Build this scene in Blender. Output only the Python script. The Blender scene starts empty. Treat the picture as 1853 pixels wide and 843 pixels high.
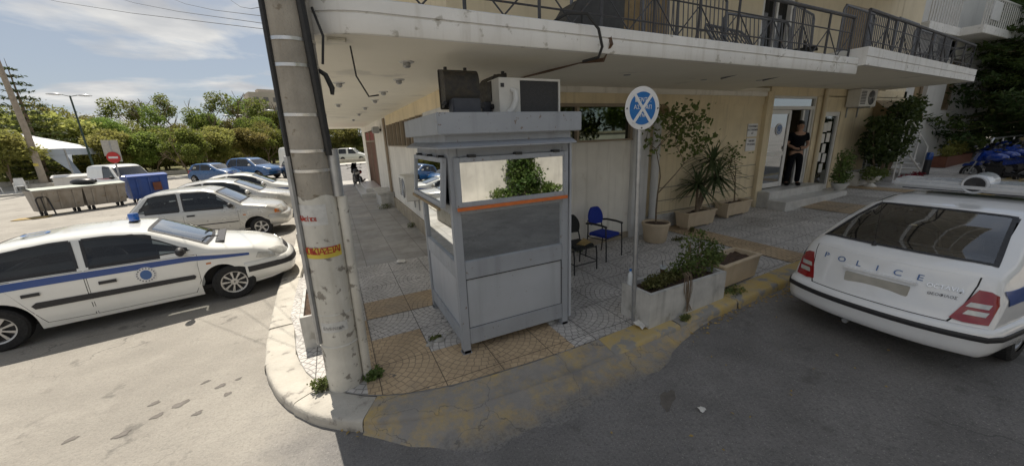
import bpy, bmesh, math, random
import numpy as np
from mathutils import Vector, Matrix
R_ = math.radians
random.seed(7); rng = np.random.default_rng(7)
sc = bpy.context.scene
# ------------------------------------------------------------------ camera, sky, sun, exposure
cd = bpy.data.cameras.new("camera"); cam = bpy.data.objects.new("camera", cd)
sc.collection.objects.link(cam); sc.camera = cam
CR = [[0.89634376,-0.14651108,0.41845235],[-0.4417992,-0.21604067,0.87071229],[-0.03716628,-0.96532944,-0.25837519]]
cam.matrix_world = Matrix(((CR[0][0],-CR[0][1],-CR[0][2],0),(CR[1][0],-CR[1][1],-CR[1][2],0),(CR[2][0],-CR[2][1],-CR[2][2],2.5),(0,0,0,1)))
cd.sensor_width = 36; cd.lens = 36*650/1853; cd.clip_start = .05; cd.clip_end = 3000
SUNV = Vector((-.06,.53,1)).normalized()          # towards the sun
SUN_EL = math.asin(SUNV.z); SUN_AZ = math.atan2(SUNV.x, SUNV.y)
w = bpy.data.worlds.new("World"); sc.world = w; w.use_nodes = True
nt = w.node_tree; nt.nodes.clear()
N = lambda t: nt.nodes.new(t); Lk = nt.links.new
wo = N('ShaderNodeOutputWorld'); bg = N('ShaderNodeBackground'); sky = N('ShaderNodeTexSky')
sky.sky_type = 'NISHITA'; sky.sun_disc = False; sky.sun_elevation = SUN_EL; sky.sun_rotation = SUN_AZ
sky.air_density = 1.0; sky.dust_density = .5; sky.ozone_density = 1.0
bg.inputs['Strength'].default_value = .15
tc = N('ShaderNodeTexCoord'); sp = N('ShaderNodeSeparateXYZ'); Lk(tc.outputs['Generated'], sp.inputs[0])
mx = N('ShaderNodeMath'); mx.operation = 'MAXIMUM'; mx.inputs[1].default_value = .03; Lk(sp.outputs[2], mx.inputs[0])
ad = N('ShaderNodeMath'); ad.operation = 'ADD'; ad.inputs[1].default_value = .12; Lk(mx.outputs[0], ad.inputs[0])
dx = N('ShaderNodeMath'); dx.operation = 'DIVIDE'; Lk(sp.outputs[0], dx.inputs[0]); Lk(ad.outputs[0], dx.inputs[1])
dy = N('ShaderNodeMath'); dy.operation = 'DIVIDE'; Lk(sp.outputs[1], dy.inputs[0]); Lk(ad.outputs[0], dy.inputs[1])
cb = N('ShaderNodeCombineXYZ'); Lk(dx.outputs[0], cb.inputs[0]); Lk(dy.outputs[0], cb.inputs[1]); cb.inputs[2].default_value = 8.8
nz = N('ShaderNodeTexNoise'); nz.inputs['Scale'].default_value = .85; nz.inputs['Detail'].default_value = 9; nz.inputs['Roughness'].default_value = .56; nz.inputs['Distortion'].default_value = .35
Lk(cb.outputs[0], nz.inputs['Vector'])
cr = N('ShaderNodeValToRGB'); cr.color_ramp.elements[0].position = .455; cr.color_ramp.elements[1].position = .565
Lk(nz.outputs['Fac'], cr.inputs[0])
nz2 = N('ShaderNodeTexNoise'); nz2.inputs['Scale'].default_value = 2.2; nz2.inputs['Detail'].default_value = 6; Lk(cb.outputs[0], nz2.inputs['Vector'])
cr2 = N('ShaderNodeValToRGB'); cr2.color_ramp.elements[0].position = .3; cr2.color_ramp.elements[1].position = .7
cr2.color_ramp.elements[0].color = (2.2,2.3,2.5,1); cr2.color_ramp.elements[1].color = (4.2,4.15,4.0,1); Lk(nz2.outputs['Fac'], cr2.inputs[0])
hz = N('ShaderNodeMix'); hz.data_type = 'RGBA'; hz.inputs['Factor'].default_value = .85; Lk(sky.outputs[0], hz.inputs[6]); hz.inputs[7].default_value = (1.75,1.90,2.15,1)
mc = N('ShaderNodeMix'); mc.data_type = 'RGBA'; Lk(cr.outputs[0], mc.inputs['Factor']); Lk(hz.outputs[2], mc.inputs[6]); Lk(cr2.outputs[0], mc.inputs[7])
Lk(mc.outputs[2], bg.inputs[0]); Lk(bg.outputs[0], wo.inputs[0])
sl = bpy.data.lights.new("sun", 'SUN'); sl.energy = 4.7; sl.angle = R_(.5); sl.color = (1,.925,.81)
so = bpy.data.objects.new("sun", sl); sc.collection.objects.link(so); so.rotation_euler = SUNV.to_track_quat('Z','Y').to_euler()
sc.view_settings.view_transform = 'Standard'; sc.view_settings.look = 'None'; sc.view_settings.gamma = 1
sc.view_settings.use_curve_mapping = False; sc.view_settings.exposure = .42
try: sc.cycles.max_bounces = 8; sc.cycles.transparent_max_bounces = 8
except Exception: pass

# ------------------------------------------------------------------ materials
def nodes(name):
    m = bpy.data.materials.new(name); m.use_nodes = True
    t = m.node_tree; b = t.nodes['Principled BSDF']
    return m, t, b
def mth(t, op, a, b=None, c=None):
    n = t.nodes.new('ShaderNodeMath'); n.operation = op
    for i, v in enumerate((a, b, c)):
        if v is None: continue
        if isinstance(v, (int, float)): n.inputs[i].default_value = v
        else: t.links.new(v, n.inputs[i])
    return n.outputs[0]
def noise(t, scale, detail=5, rough=.55, vec=None, st=None, dist=0):
    n = t.nodes.new('ShaderNodeTexNoise'); n.inputs['Scale'].default_value = scale; n.inputs['Detail'].default_value = detail
    n.inputs['Roughness'].default_value = rough; n.inputs['Distortion'].default_value = dist
    if vec is None:
        vec = t.nodes.new('ShaderNodeTexCoord').outputs['Object']
    if st:
        mp = t.nodes.new('ShaderNodeMapping'); mp.inputs['Scale'].default_value = st; t.links.new(vec, mp.inputs[0]); vec = mp.outputs[0]
    t.links.new(vec, n.inputs['Vector']); return n.outputs['Fac']
def ramp(t, fac, a, b, ca=(0,0,0,1), cb_=(1,1,1,1)):
    n = t.nodes.new('ShaderNodeValToRGB'); e = n.color_ramp.elements
    e[0].position = a; e[1].position = b; e[0].color = ca; e[1].color = cb_
    t.links.new(fac, n.inputs[0]); return n.outputs[0]
def mixc(t, fac, a, b):
    n = t.nodes.new('ShaderNodeMix'); n.data_type = 'RGBA'
    for k, v in (('Factor', fac), (6, a), (7, b)):
        if isinstance(v, (int, float)): n.inputs[k].default_value = v
        elif isinstance(v, tuple): n.inputs[k].default_value = (*v[:3], 1)
        else: t.links.new(v, n.inputs[k])
    return n.outputs[2]
def bumpn(t, b, h, strength=.3, dist=.01):
    n = t.nodes.new('ShaderNodeBump'); n.inputs['Strength'].default_value = strength; n.inputs['Distance'].default_value = dist
    t.links.new(h, n.inputs['Height']); t.links.new(n.outputs[0], b.inputs['Normal'])
def mat(name, col, rough=.6, var=.15, vs=6, metal=0, coat=0, bump=0, bs=60, col2=None, streak=None, spots=None, spec=None):
    m, t, b = nodes(name)
    c2 = col2 or tuple(c*(1-var) for c in col)
    c = mixc(t, ramp(t, noise(t, vs, 6), .35, .68), col, c2)
    if streak:                                              # vertical rain streaks and grime
        c = mixc(t, mth(t, 'MULTIPLY', ramp(t, noise(t, 1.0, 6, .6, st=(7,7,.6)), .52, .75), streak[0]), c, streak[1])
    if spots:
        c = mixc(t, mth(t, 'MULTIPLY', ramp(t, noise(t, spots[0], 4, .6), spots[1], spots[1]+.06), spots[3] if len(spots) > 3 else 1), c, spots[2])
    t.links.new(c, b.inputs['Base Color'])
    b.inputs['Roughness'].default_value = rough; b.inputs['Metallic'].default_value = metal
    b.inputs['Coat Weight'].default_value = coat; b.inputs['Coat Roughness'].default_value = .05
    if spec is not None: b.inputs['Specular IOR Level'].default_value = spec
    if rough < .9 and rough > .15:
        r = ramp(t, noise(t, vs*2.3, 4), .3, .7, (rough*.85,)*3+(1,), (min(1, rough*1.2),)*3+(1,)); t.links.new(r, b.inputs['Roughness'])
    if bump: bumpn(t, b, noise(t, bs, 6), bump)
    return m
M = {}
def mk(k, *a, **kw): M[k] = mat(k, *a, **kw)
mk('cream', (.72,.61,.41), .8, .16, 1.5, bump=.15, bs=90, spots=(1.9,.62,(.60,.50,.34),.6), streak=(.55,(.36,.29,.2)))
mk('cream_up', (.70,.61,.44), .8, .12, 1.5, bump=.1, bs=60, streak=(.3,(.36,.3,.22)))
mk('white_wall', (.80,.77,.70), .75, .16, 1.2, bump=.12, bs=70, spots=(2.2,.63,(.62,.58,.50),.6), streak=(.6,(.45,.42,.36)))
mk('plinth', (.42,.36,.27), .85, .3, 3, bump=.4, bs=30, streak=(.6,(.2,.18,.15)))
mk('fascia', (.78,.77,.74), .75, .1, 2, bump=.35, bs=25, spots=(7,.61,(.40,.38,.33),.8), streak=(.6,(.46,.43,.37)))
mk('soffit', (.82,.79,.69), .85, .08, .8, bump=.08, bs=30, spots=(.9,.6,(.5,.49,.45),.5))
mk('groove', (.22,.21,.19), .9)
mk('plaster_grey', (.58,.58,.57), .8, .15, 2, bump=.2, bs=40, streak=(.4,(.3,.29,.28)))
mk('white_neigh', (.62,.61,.58), .8, .12, .8, bump=.1, streak=(.4,(.4,.39,.37)))
mk('marble', (.62,.61,.58), .35, .25, 4, bump=.05, streak=(.3,(.4,.4,.39)))
mk('marble_dirty', (.55,.54,.51), .6, .25, 5, bump=.25, bs=40, streak=(.7,(.25,.245,.23)), spots=(5,.6,(.33,.32,.29)))
mk('booth', (.32,.34,.37), .5, .12, 2.5, metal=.0, bump=.1, bs=60, spots=(22,.635,(.15,.10,.065),.8), streak=(.6,(.2,.21,.225)))
mk('booth_panel', (.40,.42,.45), .45, .12, 1.5, bump=.35, bs=3.5, spots=(26,.70,(.2,.16,.12)), streak=(.5,(.27,.285,.30)))
mk('orange', (.62,.16,.035), .5, .2, 12)
mk('mirror_glass', (.72,.75,.76), .02, .02, 1, metal=1)
mk('mirror_dark', (.38,.40,.41), .04, .05, 1, metal=1)
mk('black_metal', (.02,.02,.022), .5, .3, 20)
mk('rail_metal', (.055,.055,.06), .5, .4, 12, spots=(25,.64,(.14,.07,.04)))
mk('barrier_metal', (.16,.165,.18), .45, .3, 12, metal=.5)
mk('galv', (.42,.43,.44), .4, .25, 9, metal=.7)
mk('steel', (.6,.6,.6), .3, .1, 9, metal=1)
mk('flood_black', (.022,.021,.02), .6, .5, 14, col2=(.05,.04,.025))
mk('flood_blue', (.05,.055,.07), .5, .2, 14)
mk('ac_white', (.66,.65,.61), .5, .1, 5, streak=(.4,(.45,.43,.38)))
mk('ac_dark', (.035,.035,.037), .5, .2, 30, bump=.5, bs=150)
mk('concrete', (.36,.33,.28), .9, .3, 4, bump=.7, bs=50, streak=(.75,(.20,.18,.15)), spots=(11,.62,(.2,.17,.13)))
mk('pole_white', (.62,.60,.54), .8, .2, 4, bump=.5, bs=30, spots=(9,.58,(.24,.22,.19)), streak=(.6,(.38,.35,.29)))
mk('sticker_yellow', (.62,.50,.07), .6, .15, 10)
mk('red_print', (.45,.05,.03), .6, .2, 20)
mk('sticker_white', (.6,.6,.58), .6, .2, 20)
mk('blue_sign', (.01,.14,.42), .35, .1, 8)
mk('white_sign', (.7,.7,.7), .4, .1, 8)
mk('red_sign', (.5,.02,.02), .4, .1, 8)
mk('sign_back', (.45,.43,.38), .5, .2, 8)
mk('blue_fabric', (.012,.035,.30), .9, .25, 60, bump=.3, bs=300)
mk('black_fabric', (.02,.022,.022), .85, .3, 60, bump=.3, bs=300)
mk('cardboard', (.40,.29,.12), .85, .3, 25)
mk('paper', (.75,.73,.68), .8, .15, 12)
mk('print', (.12,.12,.13), .8)
mk('planter_plastic', (.57,.46,.32), .7, .12, 4, bump=.1, streak=(.4,(.36,.28,.18)))
mk('soil', (.09,.055,.035), .95, .5, 20, bump=1, bs=60)
mk('bark', (.20,.15,.10), .9, .4, 15, bump=.6, bs=40)
mk('door_red', (.26,.035,.03), .5, .2, 20)
mk('alu_white', (.68,.67,.64), .4, .08, 6)
mk('brown_frame', (.30,.24,.17), .5, .15, 6)
mk('awning_brown', (.30,.22,.12), .8, .3, 6)
mk('rubber', (.018,.018,.019), .8, .3, 20)
mk('trim_black', (.025,.025,.028), .55, .2, 20)
mk('rim_silver', (.50,.50,.50), .35, .15, 10, metal=.8)
mk('car_white', (.76,.76,.73), .16, .06, 3, coat=.6, streak=(.15,(.55,.53,.48)))
mk('car_white_cool', (.76,.77,.78), .14, .05, 3, coat=.7, streak=(.12,(.58,.58,.56)))
mk('car_silver', (.50,.495,.47), .3, .06, 3, metal=.35, coat=.6)
mk('car_pearl', (.60,.59,.56), .25, .05, 3, metal=.25, coat=.8)
mk('car_blue', (.012,.085,.24), .28, .1, 3, coat=.8)
mk('car_navy', (.02,.035,.07), .28, .1, 3, coat=.8)
mk('stripe_blue', (.008,.055,.25), .35, .1, 5, coat=.4)
mk('police_print', (.05,.13,.33), .4, .1, 5)
mk('seam', (.015,.015,.015), .9)
mk('car_glass', (.012,.014,.016), .03, .1, 2, spec=.9)
mk('car_glass_dark', (.005,.006,.007), .05, .1, 2, spec=.35)
mk('lamp_red', (.27,.006,.010), .12, .15, 20, coat=.8)
mk('lamp_clear', (.55,.55,.52), .1, .2, 30, coat=.8, metal=.2)
mk('lamp_amber', (.5,.15,.02), .2, .1, 20, coat=.5)
mk('beacon_blue', (.01,.10,.42), .12, .2, 15, coat=.8)
mk('beacon_grey', (.50,.52,.55), .25, .1, 6, coat=.5)
mk('chrome', (.75,.75,.75), .12, .05, 8, metal=1)
mk('bin_grey', (.34,.31,.27), .6, .2, 3, bump=.15, bs=20, metal=.2, streak=(.7,(.19,.15,.11)), spots=(7,.62,(.24,.17,.11)))
mk('bin_blue', (.02,.07,.30), .5, .2, 5, streak=(.3,(.1,.12,.2)))
mk('lid_green', (.42,.45,.40), .6, .2, 6)
mk('bag_black', (.012,.012,.013), .35, .2, 20, bump=.6, bs=20)
mk('tent_white', (.72,.73,.74), .7, .06, 2)
mk('tent_grey', (.40,.45,.52), .7, .08, 2)
mk('plastic_white', (.68,.68,.66), .5, .08, 6)
mk('wood_pole', (.34,.29,.23), .9, .25, 6, bump=.4, bs=40)
mk('lamp_green', (.02,.045,.035), .5, .2, 10)
mk('far_building', (.46,.41,.34), .8, .12, .4)
mk('far_window', (.16,.15,.14), .4, .2, 2)
mk('street_wall', (.62,.58,.52), .85, .25, 1.5, bump=.3, bs=20, streak=(.5,(.35,.33,.3)))
mk('skin', (.42,.25,.17), .6, .12, 20)
mk('uniform', (.006,.007,.010), .9, .2, 40, spec=.15, bump=.2, bs=200)
mk('hair', (.012,.010,.009), .7, .2, 50)
mk('moto_blue', (.012,.05,.30), .25, .15, 8, coat=.8)
mk('urn_white', (.66,.65,.62), .7, .15, 12, bump=.3, bs=50)
mk('gate_dark', (.05,.05,.05), .6, .3, 8)
mk('cable', (.02,.02,.02), .6, .2, 20)
mk('cable_brown', (.12,.07,.04), .7, .3, 20)
mk('yellow_paint', (.50,.34,.06), .8, .3, 6, bump=.3)
mk('terracotta', (.16,.06,.035), .8, .2, 10)
mk('bottle', (.65,.68,.70), .15, .1, 10)
mk('blue_cap', (.02,.16,.5), .4)
mk('coffee', (.09,.05,.02), .3)
mk('gold_leaf', (.42,.30,.10), .9, .4, 20)
def paint_back(k):                                   # painted panels have a dark lining inside
    m = M[k]; t = m.node_tree; b = t.nodes['Principled BSDF']; d = t.nodes.new('ShaderNodeBsdfDiffuse'); d.inputs[0].default_value = (.03,.03,.032,1)
    g = t.nodes.new('ShaderNodeNewGeometry'); x = t.nodes.new('ShaderNodeMixShader'); t.links.new(g.outputs['Backfacing'], x.inputs[0]); t.links.new(b.outputs[0], x.inputs[1]); t.links.new(d.outputs[0], x.inputs[2])
    t.links.new(x.outputs[0], t.nodes['Material Output'].inputs['Surface'])
for k in ('car_white','car_white_cool','car_silver','car_pearl','car_blue','car_navy'): paint_back(k)
def auto_glass(name, tint):
    m, t, b = nodes(name); t.nodes.remove(b); tr = t.nodes.new('ShaderNodeBsdfTransparent'); tr.inputs[0].default_value = (*tint,1)
    gl = t.nodes.new('ShaderNodeBsdfGlossy'); gl.inputs['Roughness'].default_value = .02; fr = t.nodes.new('ShaderNodeFresnel'); fr.inputs[0].default_value = 1.5
    x = t.nodes.new('ShaderNodeMixShader'); t.links.new(mth(t, 'MULTIPLY', fr.outputs[0], 1.5 if tint[0] < .69 else 2.6), x.inputs[0]); t.links.new(tr.outputs[0], x.inputs[1]); t.links.new(gl.outputs[0], x.inputs[2])
    t.links.new(x.outputs[0], t.nodes['Material Output'].inputs['Surface']); M[name] = m
auto_glass('auto_glass', (.68,.72,.71)); auto_glass('auto_screen', (.7,.74,.73))
mk('seat_cloth', (.06,.062,.07), .9, .3, 20)
# leaves: two-sided, slightly translucent, with light and dark clumps
def leafmat(name, c1, c2, scale=1.2, trans=.35):
    m, t, b = nodes(name)
    oi = t.nodes.new('ShaderNodeObjectInfo')
    c = mixc(t, ramp(t, noise(t, scale, 4, .6), .36, .64), c1, c2)
    g = t.nodes.new('ShaderNodeNewGeometry')
    c = mixc(t, mth(t, 'MULTIPLY', g.outputs['Random Per Island'], .5), c, tuple(x*.6 for x in c1))
    h = t.nodes.new('ShaderNodeHueSaturation'); t.links.new(c, h.inputs['Color'])
    t.links.new(mth(t, 'ADD', mth(t, 'MULTIPLY', oi.outputs['Random'], .5), .75), h.inputs['Value'])
    t.links.new(mth(t, 'ADD', mth(t, 'MULTIPLY', oi.outputs['Random'], .05), .475), h.inputs['Hue'])
    t.links.new(h.outputs[0], b.inputs['Base Color']); b.inputs['Roughness'].default_value = .55; b.inputs['Specular IOR Level'].default_value = .3
    tr = t.nodes.new('ShaderNodeBsdfTranslucent'); t.links.new(h.outputs[0], tr.inputs['Color'])
    ms = t.nodes.new('ShaderNodeMixShader'); ms.inputs[0].default_value = trans
    t.links.new(b.outputs[0], ms.inputs[1]); t.links.new(tr.outputs[0], ms.inputs[2])
    t.links.new(ms.outputs[0], t.nodes['Material Output'].inputs['Surface']); M[name] = m
leafmat('leaf_olive', (.20,.21,.055), (.30,.27,.085), .5, .6)
leafmat('leaf_green', (.16,.22,.045), (.26,.28,.07), .5, .6)
leafmat('leaf_yellow', (.25,.26,.065), (.36,.33,.11), .5, .6)
leafmat('leaf_dark', (.045,.07,.020), (.09,.12,.03), .6)
leafmat('leaf_conifer', (.035,.065,.018), (.09,.11,.022), .8)
leafmat('leaf_pot', (.10,.16,.045), (.19,.25,.07), 4)
leafmat('leaf_yucca', (.08,.125,.055), (.15,.19,.085), 3, .25)
leafmat('leaf_weed', (.12,.15,.045), (.21,.21,.08), 9)
leafmat('leaf_ivy', (.05,.10,.02), (.14,.19,.04), 2)
leafmat('leaf_red', (.30,.02,.02), (.2,.04,.02), 2)
leafmat('petal', (.7,.68,.62), (.6,.58,.5), 2)

# road: dusty worn asphalt with patches, cracks, oil stains
def road_mat():
    m, t, b = nodes('road_asphalt')
    sx = t.nodes.new('ShaderNodeSeparateXYZ'); t.links.new(t.nodes.new('ShaderNodeTexCoord').outputs['Object'], sx.inputs[0])
    sunlit_lot = ramp(t, mth(t, 'ADD', sx.outputs[0], mth(t, 'MULTIPLY', noise(t, .9, 6, .6), 2.4)), .15, 1.6, (1,1,1,1), (0,0,0,1))   # dusty parking ground, painted paler for sunlight; shaded street painted darker
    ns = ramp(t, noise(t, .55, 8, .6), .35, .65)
    c = mixc(t, sunlit_lot, mixc(t, ns, (.225,.215,.208), (.145,.139,.135)), mixc(t, ns, (.36,.335,.295), (.27,.25,.22)))
    c = mixc(t, mth(t, 'MULTIPLY', ramp(t, noise(t, 5, 8, .7), .42, .62), .5), c, mixc(t, sunlit_lot, (.27,.26,.25), (.40,.375,.33)))
    c = mixc(t, mth(t, 'MULTIPLY', ramp(t, noise(t, 1.25, 9, .7), .46, .66), .6), c, mixc(t, sunlit_lot, (.085,.082,.080), (.22,.205,.18)))
    c = mixc(t, mth(t, 'MULTIPLY', ramp(t, noise(t, 38, 5, .75), .48, .66), .55), c, mixc(t, sunlit_lot, (.07,.068,.066), (.19,.178,.16)))
    c = mixc(t, mth(t, 'MULTIPLY', ramp(t, noise(t, 75, 3, .7), .60, .68), .65), c, (.46,.44,.40))
    c = mixc(t, mth(t, 'MULTIPLY', ramp(t, noise(t, 2.1, 5, .62), .62, .68), .5), c, (.085,.080,.073))
    v = t.nodes.new('ShaderNodeTexVoronoi'); v.feature = 'DISTANCE_TO_EDGE'; v.inputs['Scale'].default_value = .55
    tcv = t.nodes.new('ShaderNodeTexCoord').outputs['Object']
    va = t.nodes.new('ShaderNodeVectorMath'); va.operation = 'MULTIPLY_ADD'; va.inputs[1].default_value = (.5,.5,.5)
    nn = t.nodes.new('ShaderNodeTexNoise'); nn.inputs['Scale'].default_value = 2.5; nn.inputs['Detail'].default_value = 6; t.links.new(tcv, nn.inputs['Vector'])
    t.links.new(nn.outputs['Color'], va.inputs[0]); t.links.new(tcv, va.inputs[2]); t.links.new(va.outputs[0], v.inputs['Vector'])
    c = mixc(t, mth(t, 'MULTIPLY', mth(t, 'MULTIPLY', mth(t, 'LESS_THAN', v.outputs['Distance'], .0035), .55), ramp(t, noise(t, .35, 3), .5, .6)), c, (.05,.05,.05))
    t.links.new(c, b.inputs['Base Color']); b.inputs['Roughness'].default_value = .9
    bumpn(t, b, mth(t, 'ADD', noise(t, 55, 5, .7), mth(t, 'MULTIPLY', noise(t, 6, 6), 1.5)), .9, .016)
    return m
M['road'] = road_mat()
# paving: 0.6 m tiles pressed with fan shaped rings of small setts
def fan_mat(name, c1, c2, joint):
    m, t, b = nodes(name)
    s = t.nodes.new('ShaderNodeSeparateXYZ'); t.links.new(t.nodes.new('ShaderNodeTexCoord').outputs['Object'], s.inputs[0])
    wn = mth(t, 'MULTIPLY', noise(t, 9, 3), .03)
    X = mth(t, 'ADD', s.outputs[0], 59.9); Y = mth(t, 'ADD', s.outputs[1], 59.85)
    px = mth(t, 'ADD', mth(t, 'PINGPONG', X, .6), wn); py = mth(t, 'ADD', mth(t, 'PINGPONG', Y, .6), wn)
    d = mth(t, 'SQRT', mth(t, 'ADD', mth(t, 'MULTIPLY', px, px), mth(t, 'MULTIPLY', py, py)))
    rr = mth(t, 'DIVIDE', d, .072); ring = mth(t, 'FLOOR', rr); fd = mth(t, 'FRACT', rr)
    n = mth(t, 'MAXIMUM', mth(t, 'FLOOR', mth(t, 'MULTIPLY', mth(t, 'ADD', ring, .5), 1.5)), 1)
    an = mth(t, 'ADD', mth(t, 'MULTIPLY', mth(t, 'DIVIDE', mth(t, 'ARCTAN2', py, px), math.pi/2), n), mth(t, 'MULTIPLY', mth(t, 'FRACT', mth(t, 'MULTIPLY', ring, .5)), 1))
    fa = mth(t, 'FRACT', an); ca = mth(t, 'FLOOR', an)
    j = mth(t, 'MAXIMUM', mth(t, 'LESS_THAN', fd, .16), mth(t, 'LESS_THAN', fa, .15))
    tl = mth(t, 'MAXIMUM', mth(t, 'LESS_THAN', mth(t, 'FRACT', mth(t, 'DIVIDE', X, .6)), .018), mth(t, 'LESS_THAN', mth(t, 'FRACT', mth(t, 'DIVIDE', Y, .6)), .018))
    w_ = t.nodes.new('ShaderNodeTexWhiteNoise'); cc = t.nodes.new('ShaderNodeCombineXYZ')
    t.links.new(ring, cc.inputs[0]); t.links.new(ca, cc.inputs[1]); t.links.new(mth(t, 'ADD', mth(t, 'FLOOR', mth(t, 'DIVIDE', X, .6)), mth(t, 'MULTIPLY', mth(t, 'FLOOR', mth(t, 'DIVIDE', Y, .6)), 17)), cc.inputs[2])
    t.links.new(cc.outputs[0], w_.inputs['Vector'])
    c = mixc(t, mth(t, 'MULTIPLY', w_.outputs['Value'], .55), c1, c2)
    c = mixc(t, mth(t, 'MULTIPLY', ramp(t, noise(t, 1.3, 9, .7), .40, .66), .7), c, tuple(x*.52 for x in c1))
    c = mixc(t, mth(t, 'MULTIPLY', ramp(t, noise(t, .55, 6, .6), .50, .62), .45), c, (.22,.205,.18))
    c = mixc(t, mth(t, 'MULTIPLY', j, mth(t, 'ADD', mth(t,'MULTIPLY', noise(t, 3, 4), .9), .1)), c, joint)
    c = mixc(t, mth(t, 'MULTIPLY', tl, .85), c, tuple(x*.5 for x in joint))
    c = mixc(t, ramp(t, noise(t, 7, 3, .5), .70, .74), c, (.12,.11,.10))
    t.links.new(c, b.inputs['Base Color']); b.inputs['Roughness'].default_value = .75
    bumpn(t, b, mth(t, 'SUBTRACT', mth(t, 'MULTIPLY', noise(t, 50, 4), .6), mth(t, 'MAXIMUM', j, tl)), .5, .006)
    M[name] = m
fan_mat('paving_grey', (.62,.59,.555), (.44,.425,.40), (.10,.095,.09))
fan_mat('paving_orange', (.56,.42,.26), (.43,.315,.195), (.15,.115,.08))
def slab_mat():
    m, t, b = nodes('paving_plain')
    s = t.nodes.new('ShaderNodeSeparateXYZ'); t.links.new(t.nodes.new('ShaderNodeTexCoord').outputs['Object'], s.inputs[0])
    X = mth(t, 'DIVIDE', mth(t, 'ADD', s.outputs[0], 60.3), .6); Y = mth(t, 'DIVIDE', mth(t, 'ADD', s.outputs[1], 60.0), .6)
    tl = mth(t, 'MAXIMUM', mth(t, 'LESS_THAN', mth(t, 'FRACT', X), .02), mth(t, 'LESS_THAN', mth(t, 'FRACT', Y), .02))
    cc = t.nodes.new('ShaderNodeCombineXYZ'); t.links.new(mth(t, 'FLOOR', X), cc.inputs[0]); t.links.new(mth(t, 'FLOOR', Y), cc.inputs[1])
    w_ = t.nodes.new('ShaderNodeTexWhiteNoise'); t.links.new(cc.outputs[0], w_.inputs['Vector'])
    c = mixc(t, w_.outputs['Value'], (.44,.42,.39), (.34,.335,.325))
    c = mixc(t, mth(t, 'MULTIPLY', ramp(t, noise(t, 1.6, 9, .72), .42, .62), .75), c, (.24,.225,.20))
    c = mixc(t, mth(t, 'MULTIPLY', tl, .7), c, (.12,.11,.1))
    t.links.new(c, b.inputs['Base Color']); b.inputs['Roughness'].default_value = .7; bumpn(t, b, noise(t, 40, 5), .25, .006)
    M['paving_plain'] = m
slab_mat()
mk('kerb_stone', (.50,.47,.41), .85, .3, 3, col2=(.38,.355,.31), bump=.8, bs=35, spots=(6,.58,(.27,.25,.22)))
def worn_mat():
    m, t, b = nodes('kerb_worn')
    c = mixc(t, ramp(t, noise(t, 3.2, 12, .72), .44, .62), (.25,.235,.215), (.43,.315,.13))
    c = mixc(t, mth(t, 'MULTIPLY', ramp(t, noise(t, 9, 8, .7), .45, .62), .55), c, (.30,.275,.24))
    c = mixc(t, mth(t, 'MULTIPLY', ramp(t, noise(t, 1.7, 6, .65), .55, .64), .6), c, (.17,.163,.158))
    sy = t.nodes.new('ShaderNodeSeparateXYZ'); t.links.new(t.nodes.new('ShaderNodeTexCoord').outputs['Object'], sy.inputs[0])
    worn = ramp(t, mth(t, 'ADD', mth(t, 'SUBTRACT', sy.outputs[1], 2.2), mth(t, 'MULTIPLY', noise(t, 2.6, 9, .7), .55)), .38, .66, (1,1,1,1), (0,0,0,1))       # the cement thins out and lets the asphalt through
    c = mixc(t, worn, c, mixc(t, ramp(t, noise(t, 38, 5, .75), .45, .68), (.20,.192,.185), (.09,.087,.084)))
    v = t.nodes.new('ShaderNodeTexVoronoi'); v.feature = 'DISTANCE_TO_EDGE'; v.inputs['Scale'].default_value = 1.6
    va = t.nodes.new('ShaderNodeVectorMath'); va.operation = 'MULTIPLY_ADD'; va.inputs[1].default_value = (.3,.3,.3)
    tcv = t.nodes.new('ShaderNodeTexCoord').outputs['Object']; nn = t.nodes.new('ShaderNodeTexNoise'); nn.inputs['Scale'].default_value = 4; nn.inputs['Detail'].default_value = 6
    t.links.new(tcv, nn.inputs['Vector']); t.links.new(nn.outputs['Color'], va.inputs[0]); t.links.new(tcv, va.inputs[2]); t.links.new(va.outputs[0], v.inputs['Vector'])
    c = mixc(t, mth(t, 'MULTIPLY', mth(t, 'LESS_THAN', v.outputs['Distance'], .005), .5), c, (.08,.075,.07))
    t.links.new(c, b.inputs['Base Color']); b.inputs['Roughness'].default_value = .9; bumpn(t, b, noise(t, 30, 7, .7), .7, .012); M['kerb_worn'] = m
worn_mat()
mk('kerb_yellow', (.46,.33,.10), .85, .3, 4, col2=(.36,.31,.22), bump=.5, bs=40, spots=(4,.54,(.25,.24,.22)))
mk('cement', (.20,.19,.175), .9, .3, 3, col2=(.14,.135,.128), bump=.5, bs=30, spots=(5,.52,(.125,.12,.115)))
mk('rubble', (.4,.39,.36), .9)
mk('win_glass', (.16,.19,.17), .03, .05, 1, metal=1)
mk('cement_yellow', (.20,.175,.13), .9, .3, 2.2, col2=(.16,.15,.135), bump=.5, bs=30, spots=(3,.56,(.17,.165,.15)))
mk('pavement_far', (.50,.48,.44), .85, .15, 1, bump=.2)
mk('grass', (.12,.13,.04), .95, .5, 1.5, col2=(.20,.17,.075), bump=.6, bs=20)
mk('stain', (.14,.125,.11), .7, .3, 12)
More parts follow.
